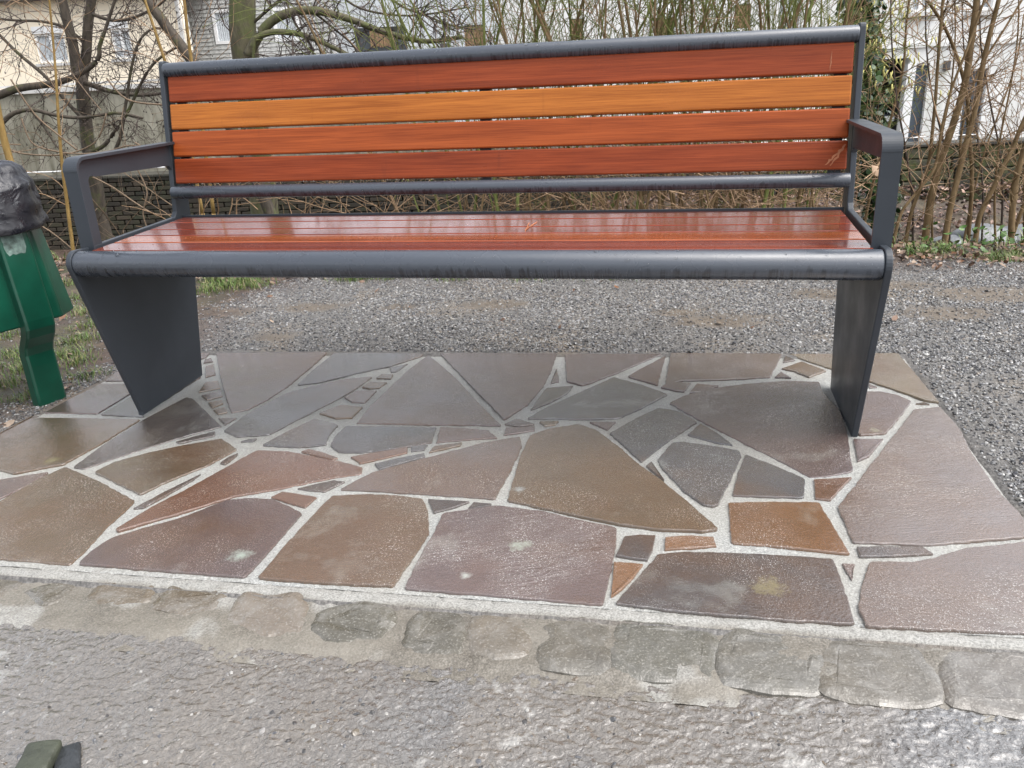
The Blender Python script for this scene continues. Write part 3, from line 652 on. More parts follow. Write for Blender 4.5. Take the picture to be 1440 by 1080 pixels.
# beads of water on the rails, the edges and the seat
V = []; Fc = []
def bead(p, r, n=None, st=.62):
    """flattened bead standing on a surface with normal n"""
    n = (n or Vector((0, 0, 1))).normalized(); a = n.orthogonal().normalized(); b = n.cross(a); base = len(V); m = 7
    V.append(p + n * r * st)
    for hgt, rr in ((.82, .55), (.38, .92), (-.15, 1.0)):
        for k in range(m): q = 2 * math.pi * k / m; V.append(p + n * (r * st * hgt) + a * (r * rr * math.cos(q)) + b * (r * rr * math.sin(q)))
    for k in range(m):
        j = (k + 1) % m; Fc.append((base, base + 1 + k, base + 1 + j))
        for lv in range(2): Fc.append((base + 1 + lv * m + k, base + 1 + (lv + 1) * m + k, base + 1 + (lv + 1) * m + j, base + 1 + lv * m + j))
for (cy, cz, r), cnt in ((FR, 300), (LR, 170), (TR, 260)):
    for _ in range(cnt):
        x = random.uniform(.01, L - .01); 
        if mn.noise(Vector((x * 5, cy * 9, cz * 7))) < random.uniform(-.5, .3): continue
        a = R(random.choice((random.gauss(120, 18), random.gauss(168, 16), random.gauss(268, 6)))); n = Vector((0, math.cos(a), math.sin(a)))
        bead(Vector((x, cy, cz)) + n * (r - .0002), random.lognormvariate(math.log(.0014), .4), n)
for _ in range(130):
    x = random.uniform(.02, L - .02); bead(Vector((x, .3262, .5595)), random.uniform(.0014, .0036), Vector((0, -1, -.5)), .8)
for _ in range(260):
    k = random.randrange(5); x = random.uniform(.02, L - .02); yy = random.uniform(sy[k] + .01, sy[k + 1] - .01)
    bead(Vector((x, yy, .4525 + .036 * (yy + .072))), random.uniform(.0008, .0022), None, .35)
dr = mobj('water_drops', V, Fc, MDROP, None, True); tag(dr, kind='stuff'); bpart(dr)
# pale scrapes on the wood
MSC = simple('pale_scrape', (.36, .13, .055), .6, .3, 30)
def scrape(p0, p1, wd, mat=MSC, seg=9, nrm=None, par=None):
    a, b = Vector(p0), Vector(p1); d = b - a; s_ = d.cross(nrm).normalized(); Vv = []; Ff = []
    for i in range(seg + 1):
        q = a + d * (i / seg) + s_ * (wd * .8 * mn.noise(Vector((i * .9, a.x * 31, a.z * 17)))); w2 = wd * (.25 + .75 * abs(mn.noise(Vector((i * 1.7, a.x * 77, 3))))) * (0.2 + math.sin(math.pi * (i + .4) / (seg + .8)))
        Vv += [q - s_ * w2, q + s_ * w2]
        if i: Ff.append((2 * i - 2, 2 * i - 1, 2 * i + 1, 2 * i))
    o = mobj('scrape', Vv, Ff, mat); bpart(o); return o
NB = Vector((0, -dirv.y, dirv.x))
def onback(px, py):
    d = ray(px, py); k = (pt.x - pb.x) / (pt.y - pb.y); t_ = ((pb.x - k * pb.y) - (CAM.y - k * CAM.z)) / (d.y - k * d.z); return CAM + d * t_ + NB * .0009
def onseat(px, py):
    d = ray(px, py); k = .036; t_ = ((.4525 + k * .072) - (CAM.z - k * CAM.y)) / (d.z - k * d.y); return CAM + d * t_ + Vector((0, 0, .0009))
scrape(onback(1170, 72), onback(1167, 100), .0022, nrm=NB)
scrape(onback(1189, 203), onback(1167, 233), .006, nrm=NB); scrape(onback(1180, 213), onback(1160, 232), .0045, nrm=NB)
scrape(onseat(756, 312), onseat(738, 324), .005, nrm=Vector((0, 0, 1))); scrape(onseat(745, 313), onseat(738, 327), .004, nrm=Vector((0, 0, 1)))

# ------------------------------------------------------------------ litter bin beside the bench
MGREEN = simple('green_painted_steel', (.003, .048, .028), .30, .35, 9, .12, 300, .0008, .5)
n_ = Vector((.943, -.333, 0)); t_ = Vector((.333, .943, 0)); BP = Vector((-.3675, .0995, 0))
binr = tag(empty('litter_bin', (BP.x, BP.y, T0(BP.x))), 'dark green metal litter bin on a bent post at the left end of the bench', 'litter bin')
def bl(a, b, z): return BP + t_ * a + n_ * b + Vector((0, 0, z))
def lean(z): return -.115 * (z - .22)
def binpart(o): o.parent = binr; o.location = o.location - binr.location; return o
def loft(name, secs, mat, closed=False, smooth=False):
    Vv = []; Ff = []; n = len(secs[0])
    for s_ in secs: Vv += s_
    for i in range(len(secs) - 1):
        for k in range(n if True else n - 1):
            j = (k + 1) % n; Ff.append((i * n + k, i * n + j, (i + 1) * n + j, (i + 1) * n + k))
    Ff.append(tuple(range(n))[::-1]); Ff.append(tuple((len(secs) - 1) * n + k for k in range(n)))
    return mobj(name, Vv, Ff, mat, None, smooth)
# post: flat channel that steps out under the basket and then leans back with it
prof = [(-.05, 0), (.09, 0), (.125, -.002), (.150, .008), (.180, .030), (.205, .040), (.23, .040), (.56, .040 + lean(.56) + .001)]
secs = []
for z, b in prof:
    hw = .042; secs.append([bl(-hw, b - .035, z), bl(-hw, b - .004, z), bl(-hw + .006, b, z), bl(hw - .006, b, z), bl(hw, b - .004, z), bl(hw, b - .035, z), bl(hw - .006, b - .035, z), bl(hw - .006, b - .008, z), bl(-hw + .006, b - .008, z), bl(-hw + .006, b - .035, z)])
po = loft('post', secs, MGREEN); binpart(po); mm = po.modifiers.new('bevel', 'BEVEL'); mm.width = .002; mm.segments = 2; mm.limit_method = 'ANGLE'
# basket: eight-sided, narrower at the top
def bsec(z, g=0.0):
    f = (z - .21) / .35; b0 = .012 + lean(z); w_ = .012 * f
    return [bl(-.20 + w_, b0 + g, z), bl(.080 - .02 * f, b0 + g, z), bl(.150 - .034 * f + g, b0 - .055, z), bl(.150 - .034 * f + g, b0 - .20, z), bl(.05, b0 - .27 - g, z), bl(-.20 + w_, b0 - .27 - g, z), bl(-.28 + w_ - g, b0 - .20, z), bl(-.28 + w_ - g, b0 - .06, z)]
bo = loft('basket', [bsec(.212), bsec(.56), bsec(.625)], MGREEN); binpart(bo); mm = bo.modifiers.new('bevel', 'BEVEL'); mm.width = .006; mm.segments = 3
# torn remains of a sticker
MST = simple('sticker_remains', (.11, .16, .14), .55, .6, 60, .5, 120)
Vv = [bl(0, .0415 + lean(.44) + .0, .44)]
cst = Vv[0]; ring = []
for k in range(26):
    a = 2 * math.pi * k / 26; sq = 1 / max(abs(math.cos(a)), abs(math.sin(a))); rr = .029 * min(sq, 1.25) * (1 + .12 * mn.noise(Vector((k * .8, 2, 1))))
    zz = .445 + math.sin(a) * rr * 1.15; ring.append(bl(-.004 + math.cos(a) * rr, .0415 + lean(zz), zz))
binpart(mobj('sticker_remains', ring, [tuple(range(26))], MST))
# black liner folded over the rim
t = NT('black_plastic_liner'); c = t.coord('Object')
MBAG = t.out((.009, .009, .013), t.ramp(t.noise(c, 30, 4), [(.3, .20), (.7, .42)]), t.bump(t.noise(c, 16, 2, .4, 2.0), .45, .010, t.bump(t.ramp(t.voro(c, 190), [(0, 1), (.3, 0)]), .5, .001)), .6)
secs = []; nring = 140
def ringpt(z, g, k):
    s8 = bsec(z, 0); u = k / nring * 8; i = int(u) % 8; f = u - int(u); p = s8[i].lerp(s8[(i + 1) % 8], f); cc = sum(s8, Vector()) / 8
    q = cc + (p - cc) * .985; d = (q - cc); d.z = 0; d.normalize(); a_ = (q - BP).dot(t_); out_ = max(0, (q - cc).dot(n_)) > 0
    return q + d * (g + (.030 * math.exp(-(a_ / .062) ** 4) if out_ and z < .6 else 0)), d
zl = [.468, .472, .485, .50, .515, .53, .545, .56, .575, .59, .605, .62, .633, .641, .645, .642, .63]; gl = [.024, .028, .027, .024, .028, .031, .028, .026, .027, .029, .024, .021, .017, .009, -.012, -.04, -.07]
for z, g in zip(zl, gl):
    s_ = []
    for k in range(nring):
        kk = k; p, d = ringpt(z, g, kk)
        q = Vector((math.cos(2 * math.pi * k / nring) * 3.2, math.sin(2 * math.pi * k / nring) * 3.2, z * 7))
        ph = 2 * math.pi * k / nring; low_ = max(0, min(1, (.64 - z) / .15)); cr = .0065 * (.35 + .65 * low_) * math.sin(ph * 13 + 2.4 * mn.noise(Vector((ph * 1.5, z * 9, 2)))) * (.6 + .8 * mn.noise(Vector((ph * 2.2, 5, z * 4)))) + .008 * (.3 - abs(mn.noise(Vector((ph * 2.0 + z * 16, z * 11, 1))))) + .0015 * mn.noise(q * 4)
        p = p + d * cr; p.z += .012 * mn.noise(q * 1.1 + Vector((5, 5, 5))) + (.010 * mn.noise(Vector((k * .21, 0, 4))) if z < .485 else 0) ; s_.append(p)
    secs.append(s_)
bag = loft('bin_liner', secs, MBAG, smooth=True); tag(bag, 'crumpled black plastic liner folded over the rim of the green litter bin', 'bin bag')

# ------------------------------------------------------------------ weathered stone at the bottom left corner
MPOST = simple('lichened_stone', (.045, .050, .034), .55, .4, 14, .8, 50, .006)
MRUB = simple('dark_wet_stone', (.030, .033, .035), .35, .3, 14, .7, 50, .006)
cpos = gp(75, 1062); mk = tag(empty('marker_stone', (cpos.x, cpos.y, T0(cpos.x) - .012)), 'lichened squared stone with a dark shoulder at the bottom left corner', 'stone')
def lump(name, cpt, sx, sy, sz, rz, mat, seed):
    bm = bmesh.new(); bm_box(bm, (0, 0, sz / 2), (sx, sy, sz), None, min(sx, sy) * .12); bmesh.ops.subdivide_edges(bm, edges=bm.edges[:], cuts=2, use_grid_fill=True)
    for v in bm.verts: v.co += Vector((mn.noise(v.co * 40 + Vector((seed, 0, 0))), mn.noise(v.co * 40 + Vector((0, seed, 0))), mn.noise(v.co * 40 + Vector((0, 0, seed))))) * .003
    bmesh.ops.rotate(bm, cent=(0, 0, 0), matrix=Matrix.Rotation(rz, 3, 'Z'), verts=bm.verts); o = bobj(name, bm, mat, mk, True); o.location = Vector(cpt) - Vector(mk.location); o.location.z = 0; return o
lump('block', gp(50, 1075), .043, .070, .020, R(22), MPOST, 1); lump('shoulder', gp(93, 1073), .030, .085, .008, R(36), MRUB, 2); lump('shoulder', gp(8, 1095), .045, .05, .008, R(10), MRUB, 3)
#@@BACKGROUND@@
# ------------------------------------------------------------------ beyond the path: walls and houses across the creek
def proj(p):
    q = M3.transposed() @ (Vector(p) - CAM); return (720 + F * q.x / -q.z, 540 - F * q.y / -q.z) if q.z < 0 else (-9999, -9999)
def UZ(px, py, D):
    p = atd(px, py, D); return uD(p)[0], p.z
def bbox_bg(name, U0, U1, D0, D1, z0, z1, mat, parent=None, bev=0.0):
    bm = bmesh.new(); bm_box(bm, (0, 0, 0), (U1 - U0, D1 - D0, z1 - z0), None, bev); o = bobj(name, bm, mat)
    c = bgp((U0 + U1) / 2, (D0 + D1) / 2, (z0 + z1) / 2)
    if parent is not None:
        o.parent = parent; o.location = Matrix.Rotation(-BA, 3, 'Z') @ (c - parent.location)
    else: o.location = c; o.rotation_euler = (0, 0, BA)
    return o
def bgthing(name, U, D, z, label, cat, group=None): return tag(empty(name, bgp(U, D, z), BA), label, cat, group)
def wall_open(name, U0, U1, z0, z1, D0, D1, ops, mat, parent):
    us = sorted({U0, U1, *[u for o in ops for u in (o[0], o[1])]}); zs = sorted({z0, z1, *[z for o in ops for z in (o[2], o[3])]})
    bm = bmesh.new(); cu, cz = (U0 + U1) / 2, (z0 + z1) / 2
    for a, b in zip(us, us[1:]):
        for c, d in zip(zs, zs[1:]):
            mu, mz = (a + b) / 2, (c + d) / 2
            if any(o[0] < mu < o[1] and o[2] < mz < o[3] for o in ops): continue
            bm_box(bm, (mu - cu, 0, mz - cz), (b - a, D1 - D0, d - c))
    bmesh.ops.remove_doubles(bm, verts=bm.verts, dist=1e-4)
    dup = {}
    for f in bm.faces: dup.setdefault(tuple(round(v, 3) for v in f.calc_center_median()), []).append(f)
    bmesh.ops.delete(bm, geom=[f for l_ in dup.values() if len(l_) > 1 for f in l_], context='FACES_ONLY')
    o = bobj(name, bm, mat); o.parent = parent; o.location = Matrix.Rotation(-BA, 3, 'Z') @ (bgp(cu, (D0 + D1) / 2, cz) - parent.location); return o
MCREAM = simple('cream_render', (.86, .76, .60), .8, .06, 1.2, .2, 60, .003); MWHITEP = simple('white_window_plastic', (.80, .80, .79), .35, .04)
MGREYR = simple('pale_grey_render', (.55, .58, .60), .8, .08, 1.2, .2, 60, .003); MSLATE = simple('grey_shingle', (.42, .42, .40), .6, .22, 9, .3, 30, .01)
MGUT = simple('dark_gutter', (.07, .065, .065), .5); MROOF = simple('dark_roof_tiles', (.06, .05, .048), .7, .3, 6)
MCURT = simple('pale_curtain', (.55, .58, .60), .8, .12, 20); MDARK = simple('dark_interior', (.018, .018, .020), .8); MBROWN = simple('brown_shutter_wood', (.26, .16, .085), .6, .25, 10)
MBLUE = simple('blue_grey_door_paint', (.055, .070, .088), .45, .12, 4); MCONC = simple('grey_concrete', (.24, .225, .185), .8, .4, 3.5, .5, 25, .01)
MPALE = simple('pale_coping', (.50, .49, .47), .7, .2, 5)
t = NT('white_render_with_algae'); c = t.coord('Object'); sx = t.coord('Object', (2.2, 2.2, .35))
MWR = t.out(t.mix(t.ramp(t.noise(sx, 1.2, 5, .65), [(.50, 0), (.75, .55)]), t.ramp(t.noise(c, 1.4, 4), [(.3, (.68, .675, .65)), (.7, (.80, .80, .78))]), (.40, .41, .33)), .8, t.bump(t.noise(c, 60, 4), .2, .003), .3)
t = NT('window_glass'); MGL = t.out((.05, .06, .07), .04, None, .8)
def window(parent, U0, U1, z0, z1, Df, panes=2, curtain=True, fr=.06, dep=.10):
    f = bbox_bg('window', U0, U1, Df + dep + .03, Df + dep + .05, z0, z1, MGL if not curtain else MCURT, parent)
    def sub(nm, a, b, c_, d, D0, D1, mat):
        bm = bmesh.new(); bm_box(bm, (0, 0, 0), (b - a, D1 - D0, d - c_)); o = bobj(nm, bm, mat, f)
        o.location = Vector(((a + b) / 2 - (U0 + U1) / 2, (D0 + D1) / 2 - (Df + dep + .04), (c_ + d) / 2 - (z0 + z1) / 2))
    e = .004
    if curtain:
        k = int((U1 - U0) / .06)
        t2 = Tubes()
        for i in range(k):
            u = -(U1 - U0) / 2 + (i + .5) * (U1 - U0) / k; t2.tube([(u, -.02, -(z1 - z0) / 2 + .03), (u, -.02, (z1 - z0) / 2 - .03)], .016, 4, False)
        t2.build('curtain_folds', MCURT, f); f.children[-1]['kind'] = 'stuff'
    for a, b in ((U0, U0 + fr), (U1 - fr, U1)): sub('frame', a, b, z0, z1, Df + dep - .05, Df + dep + .02, MWHITEP)
    for c_, d in ((z0, z0 + fr), (z1 - fr, z1)): sub('frame', U0 + fr + e, U1 - fr - e, c_, d, Df + dep - .05, Df + dep + .02, MWHITEP)
    w_ = (U1 - U0 - 2 * fr) / panes
    for i in range(1, panes): sub('mullion', U0 + fr + w_ * i - fr * .6, U0 + fr + w_ * i + fr * .6, z0 + fr + e, z1 - fr - e, Df + dep - .045, Df + dep + .02, MWHITEP)
    return f
# cream house, left
Dc = 25.0
UL, _ = UZ(-420, 60, Dc); UR, _ = UZ(263, 60, Dc); eave = UZ(20, 3, Dc)[1]
ch = bgthing('cream_house', (UL + UR) / 2, Dc, -1.3, 'cream rendered house with white windows behind the bare trees at the left', 'house')
ops = []
for (a, b) in (((43, 47), (99, 88)), ((150, 40), (190, 82))):
    u0, z1 = UZ(a[0], a[1] + 0, Dc); u1, z0 = UZ(b[0], b[1], Dc); z1 = UZ((a[0] + b[0]) / 2, a[1], Dc)[1]; z0 = UZ((a[0] + b[0]) / 2, b[1], Dc)[1]; ops.append((u0 + .06, u1 - .03, z0, z1))
wall_open('wall', UL, UR, -1.3, eave, Dc, Dc + .3, ops, MCREAM, ch)
for o_ in ops:
    window(ch, *o_, Dc, 2); bbox_bg('window_sill', o_[0] - .08, o_[1] + .08, Dc - .07, Dc + .04, o_[2] - .10, o_[2] - .02, MPALE, ch)
    bbox_bg('blind_box', o_[0] - .01, o_[1] + .01, Dc - .015, Dc + .04, o_[3] + .003, o_[3] + .20, MWHITEP, ch)
bbox_bg('gutter', UL - .3, UR + .1, Dc - .45, Dc - .02, eave, eave + .22, MGUT, ch)
V = [bgp(UL - .3, Dc - .4, eave + .23), bgp(UR + .1, Dc - .4, eave + .23), bgp(UR + .1, Dc + 4.5, eave + 3.4), bgp(UL - .3, Dc + 4.5, eave + 3.4), bgp(UL - .3, Dc + 9, eave + .23), bgp(UR + .1, Dc + 9, eave + .23)]
ri = Matrix.Rotation(-BA, 3, 'Z'); rf = mobj('roof', [ri @ (v - ch.location) for v in V], [(0, 1, 2, 3), (3, 2, 5, 4), (1, 5, 2), (0, 3, 4)], MROOF, ch)
bbox_bg('drainpipe', UR - .12, UR - .02, Dc - .12, Dc - .02, -1.3, eave, MPALE, ch)
# shingled house
Ds = 27.0; UL, _ = UZ(268, 45, Ds); UR, _ = UZ(466, 45, Ds)
shh = bgthing('shingled_house', (UL + UR) / 2, Ds, -1.3, 'house clad in grey shingle courses with two narrow white windows behind the mossy trunk', 'house')
ops = []
for (x0, y0, x1, y1) in ((301, 13, 334, 62), (385, 10, 421, 58)):
    m_ = (x0 + x1) / 2; ops.append((UZ(x0, (y0 + y1) / 2, Ds)[0], UZ(x1, (y0 + y1) / 2, Ds)[0], UZ(m_, y1, Ds)[1], UZ(m_, y0, Ds)[1]))
wall_open('wall', UL, UR, -1.3, 5.9, Ds, Ds + .3, ops, MSLATE, shh)
for o_ in ops: window(shh, *o_, Ds - .06, 1, fr=.09, dep=.05)
zb = UZ(360, 84, Ds)[1]; cr_ = .118
for k in range(int((4.3 - zb) / cr_)):
    z = zb + k * cr_; segs = [(UL, UR)]
    for o_ in ops:
        if o_[2] - .04 < z + cr_ / 2 < o_[3] + .04:
            segs = [s2 for a, b in segs for s2 in ((a, min(b, o_[0] - .05)), (max(a, o_[1] + .05), b)) if s2[1] - s2[0] > .05]
    for a, b in segs:
        bm = bmesh.new(); cu = (UL + UR) / 2; u = a + (.1 if k % 2 and b - a > .3 else 0)
        while u < b:
            wd = .19 + .04 * random.random(); e_ = min(u + wd, b); dz = .012 * random.random()
            vs = bm_box(bm, ((u + e_) / 2 - cu, 0, 0), (e_ - u - .008, .012, cr_ * 1.12 - dz)); 
            for v in vs: v.co.y += -.022 * (v.co.z < 0) - .006 * random.random() * (v.co.z < 0)
            u = e_
        o = bobj('shingle_course', bm, MSLATE, shh); o['kind'] = 'stuff'; o.location = ri @ (bgp(cu, Ds - .022, z + cr_ / 2) - shh.location)
bbox_bg('plinth', UL, UR, Ds - .06, Ds - .004, -1.3, zb - .01, MGUT, shh)
bbox_bg('drainpipe', UR + .01, UR + .10, Ds - .10, Ds - .01, -1.2, 5.8, MPALE, shh)
# grey rendered house
Dg = 28.5; UL, _ = UZ(470, 40, Dg); UR, _ = UZ(700, 40, Dg)
gh = bgthing('grey_house', (UL + UR) / 2, Dg, -1.3, 'plain pale grey rendered house with a dark window half closed by brown boards', 'house')
ops = [(UZ(498, 56, Dg)[0], UZ(572, 56, Dg)[0], UZ(535, 78, Dg)[1], UZ(535, 38, Dg)[1]), (UZ(653, 50, Dg)[0], UZ(680, 50, Dg)[0], UZ(665, 66, Dg)[1], UZ(665, 35, Dg)[1])]
wall_open('wall', UL, UR, -1.3, 6.2, Dg, Dg + .3, ops, MGREYR, gh)
for i, o_ in enumerate(ops):
    wn = bbox_bg('window', o_[0], o_[1], Dg + .12, Dg + .14, o_[2], o_[3], MGL, gh)
    for q in range(5 if i == 0 else 3):
        a = o_[0] + (o_[1] - o_[0]) * ((.30 + q * .085) if i == 0 else q * .33); bbox_bg('shutter_board', a, a + (.13 if i == 0 else .2), Dg + .05, Dg + .08, o_[2] + (.25 if i == 0 else 0) + .03 * (q % 2), o_[3] - .05, MBROWN, gh)
bbox_bg('meter_box', UZ(620, 66, Dg)[0], UZ(629, 66, Dg)[0], Dg - .12, Dg - .003, UZ(625, 71, Dg)[1], UZ(625, 61, Dg)[1], MGUT, gh)
# long pale house behind the shrubs
Dm = 31.0; UL, _ = UZ(703, 40, Dm); UR, _ = UZ(1205, 40, Dm)
mh = bgthing('pale_house', (UL + UR) / 2, Dm, -1.3, 'long off white house largely hidden by the green shrub stems', 'house')
ops = [(UZ(a, (c_ + d) / 2, Dm)[0], UZ(b, (c_ + d) / 2, Dm)[0], UZ((a + b) / 2, d, Dm)[1], UZ((a + b) / 2, c_, Dm)[1]) for a, b, c_, d in ((802, 819, 26, 56), (922, 948, 24, 52), (1033, 1056, 6, 40), (1094, 1128, -25, 44))]
wall_open('wall', UL, UR, -1.3, 6.0, Dm, Dm + .3, ops, MWR, mh)
for i, o_ in enumerate(ops):
    if i == 3: window(mh, *o_, Dm, 3)
    else:
        bbox_bg('window', o_[0], o_[1], Dm + .12, Dm + .14, o_[2], o_[3], MGL, mh)
        for q in range(3):
            a = o_[0] + (o_[1] - o_[0]) * q / 3 + .01; bbox_bg('shutter_board', a, a + (o_[1] - o_[0]) / 3 - .02, Dm + .04, Dm + .07, o_[2] + .02, o_[3] - .02, MBROWN, mh)
sdp = atd(938, 10, Dm - .5); dish = bgthing('satellite_dish', uD(sdp)[0], Dm - .5, sdp.z, 'round white satellite dish on the wall of the pale house above the backrest', 'satellite dish')
bm = bmesh.new(); bmesh.ops.create_cone(bm, cap_ends=True, radius1=.36, radius2=.30, depth=.06, segments=28); bmesh.ops.rotate(bm, cent=(0, 0, 0), matrix=Matrix.Rotation(R(80), 3, 'X'), verts=bm.verts); bobj('reflector', bm, MWHITEP, dish)
tb = Tubes(); tb.tube([(0, .5, -.25), (0, .25, -.25), (0, .04, 0)], .025, 6); tb.tube([(0, 0, -.3), (0, -.35, -.1)], .012, 5); tb.build('bracket', MGUT, dish)
# white house, right
Dw = 20.0; UL, _ = UZ(1208, 130, Dw); UR, _ = UZ(1900, 130, Dw)
wh = bgthing('white_house', (UL + UR) / 2, Dw, -1.3, 'white rendered house with a dark garage opening and blue grey doors at the right', 'house')
zf = -1.08; op3 = []
for a, b, y, top in ((1222, 1275, 130, 83), (1281, 1303, 130, 89), (1352, 1384, 137, 97)):
    op3.append((UZ(a, y, Dw)[0], UZ(b, y, Dw)[0], zf, UZ((a + b) / 2, top, Dw)[1]))
wn = [(UZ(1281, 8, Dw)[0], UZ(1311, 8, Dw)[0], UZ(1296, 17, Dw)[1], UZ(1296, 17, Dw)[1] + 1.3), (UZ(1367, 8, Dw)[0], UZ(1396, 8, Dw)[0], UZ(1382, 14, Dw)[1], UZ(1382, 14, Dw)[1] + 1.3), (UZ(1490, 8, Dw)[0], UZ(1530, 8, Dw)[0], UZ(1400, 12, Dw)[1], UZ(1400, 12, Dw)[1] + 1.3)]
wall_open('wall', UL, UR, -1.3, 5.4, Dw, Dw + .35, op3 + wn, MWR, wh)
bbox_bg('garage_recess', op3[0][0], op3[0][1], Dw + 3.0, Dw + 3.05, -1.3, op3[0][3], MDARK, wh); bbox_bg('recess_wall', op3[0][0] - .05, op3[0][0] - .002, Dw + .36, Dw + 3.0, -1.3, op3[0][3] + .1, MDARK, wh); bbox_bg('recess_wall', op3[0][1] + .002, op3[0][1] + .05, Dw + .36, Dw + 3.0, -1.3, op3[0][3] + .1, MDARK, wh); bbox_bg('recess_ceiling', op3[0][0], op3[0][1], Dw + .36, Dw + 3.0, op3[0][3] + .002, op3[0][3] + .05, MDARK, wh)
for o_ in op3[1:]:
    bbox_bg('door', o_[0] + .05, o_[1] - .01, Dw + .10, Dw + .15, o_[2], o_[3] - .05, MBLUE, wh)
    bbox_bg('door_frame', o_[0] - .14, o_[0] + .045, Dw - .02, Dw + .16, o_[2], o_[3], MWHITEP, wh); bbox_bg('door_frame', o_[0] + .05, o_[1], Dw + .05, Dw + .16, o_[3] - .045, o_[3] - .002, MWHITEP, wh)
for o_ in wn:
    window(wh, *o_, Dw, 2); bbox_bg('window_sill', o_[0] - .12, o_[1] + .12, Dw - .10, Dw - .003, o_[2] - .11, o_[2] - .01, MPALE, wh)
zbelt = UZ(1345, 61, Dw)[1]; bbox_bg('string_course', UL, UR, Dw - .05, Dw - .003, zbelt - .05, zbelt + .05, MWR, wh)
u_, z_ = UZ(1330, 92, Dw); bbox_bg('wall_lamp', u_ - .06, u_ + .06, Dw - .12, Dw - .003, z_ - .1, z_ + .1, MGUT, wh, .01)
# dark car parked in the garage opening
MCARP = simple('dark_car_paint', (.03, .034, .042), .2, .1); cu_ = (op3[0][0] + op3[0][1]) / 2
car = bgthing('parked_car', cu_, Dw + 1.5, zf, 'dark car parked nose out inside the garage opening of the white house', 'car')
def carloft(name, sec, mat, loc=(0, 0, 0)):
    Vv = []; 
    for s_ in sec: Vv += s_
    n = len(sec[0]); Ff = [(i * n + k, i * n + (k + 1) % n, (i + 1) * n + (k + 1) % n, (i + 1) * n + k) for i in range(len(sec) - 1) for k in range(n)] + [tuple(range(n))[::-1], tuple((len(sec) - 1) * n + k for k in range(n))]
    o = mobj(name, Vv, Ff, mat, car); o.location = loc; m_ = o.modifiers.new('bevel', 'BEVEL'); m_.width = .03; m_.segments = 2; return o
hwid = min(.85, (op3[0][1] - op3[0][0]) / 2 - .04); prof_ = [(-.95, .22), (-1.0, .5), (-.93, .68), (-.1, .88), (.35, 1.36), (1.2, 1.4), (1.2, .22)]
carloft('body', [[(sx_ * hwid, y, z * (1 if abs(sx_) < 1 else .98)) for y, z in prof_] for sx_ in (-1, -.9, .9, 1)], MCARP)
for sx_ in (-1, 1):
    o = boxo('headlight', (sx_ * hwid * .72, -.985, .58), (.26, .06, .12), MWHITEP, car, None, .02)
    tb = Tubes(); tb.tube([(sx_ * (hwid - .08) - .09, -.45, .26), (sx_ * (hwid - .08) + .09, -.45, .26)], .27, 16); tb.build('wheel', MDARK, car, False)
for k in range(3): boxo('grille_bar', (0, -1.0, .34 + k * .07), (hwid * .9, .03, .02), MWHITEP, car, None, .004)
boxo('windscreen', (0, .11, 1.12), (hwid * 1.6, .01, .5), MGL, car, Matrix.Rotation(R(-42), 3, 'X'))

# creek walls
MBRICK = NT('old_dark_brick'); t = MBRICK; c = t.coord('Object', rand=True); oi = t.n('ObjectInfo')
bc = t.ramp(oi.outputs['Random'], [(0, (.026, .022, .017)), (.35, (.044, .035, .025)), (.6, (.022, .020, .017)), (.85, (.058, .045, .032)), (1, (.032, .033, .02))])
MBRICK = t.out(t.mix(t.ramp(t.noise(c, 6, 5, .7), [(.48, 0), (.7, .7)]), bc, (.032, .040, .018)), .7, t.bump(t.noise(c, 30, 5), .6, .01), .3)
Db = 12.3; zt0 = -.36
bw = bgthing('brick_wall', -2, Db, -1.6, 'old dark brick retaining wall along the far side of the creek', 'wall')
UL = -16.0; UM = UZ(1050, 220, Db)[0]; UR = 16.0
bbox_bg('wall_core', UL, UR, Db + .05, Db + .4, -2.4, zt0 - .02, simple('dark_joint_mortar', (.022, .020, .016), .9, .3, 5), bw)
bm0 = bmesh.new(); bm_box(bm0, (0, 0, 0), (.238, .10, .062), None, .006); bme = bpy.data.meshes.new('brick'); bm0.to_mesh(bme); bm0.free(); bme.materials.append(MBRICK)
def placed(me, name, U, D, z, parent, s=(1, 1, 1)):
    o = bpy.data.objects.new(name, me); COL.objects.link(o); o.parent = parent; o.location = ri @ (bgp(U, D, z) - parent.location); o.scale = s; return o
nb = 0; rest = bmesh.new(); row = 0; z = zt0 - .04
while z > -1.75:
    u = UL + (.125 if row % 2 else 0)
    while u < UM:
        X, Y = proj(bgp(u + .12, Db, z)); U_, D_ = u + .12, Db + .004 * random.random()
        vis = (55 < X < 262 and 212 < Y < 352) or (262 <= X < 640 and 255 < Y < 306)
        if vis and nb < 300: placed(bme, 'brick', U_, D_, z, bw, (random.uniform(.93, 1.0), 1, random.uniform(.88, 1.04))).rotation_euler = (random.uniform(-.04, .04), random.uniform(-.015, .015), random.uniform(-.05, .05)); nb += 1
        else:
            c_ = ri @ (bgp(U_, D_, z) - bw.location); bm_box(rest, c_, (.238, .10, .062))
        u += .25
    z -= .0715; row += 1
o = bobj('brickwork', rest, MBRICK, bw); o['kind'] = 'stuff'
# coping stones
MCOP = simple('mossy_coping', (.045, .042, .032), .75, .4, 6, .6, 30, .01); u = UL; cop = bgthing('wall_coping', -2, Db, zt0, 'flat mossy coping stones capping the brick wall by the creek', 'coping')
while u < 12:
    wd = .55 + .2 * random.random(); o = bbox_bg('coping_stone', u, u + wd - .012, Db - .07, Db + .42, zt0 - .015, zt0 + .022 + .008 * random.random(), MCOP, cop, .008); u += wd
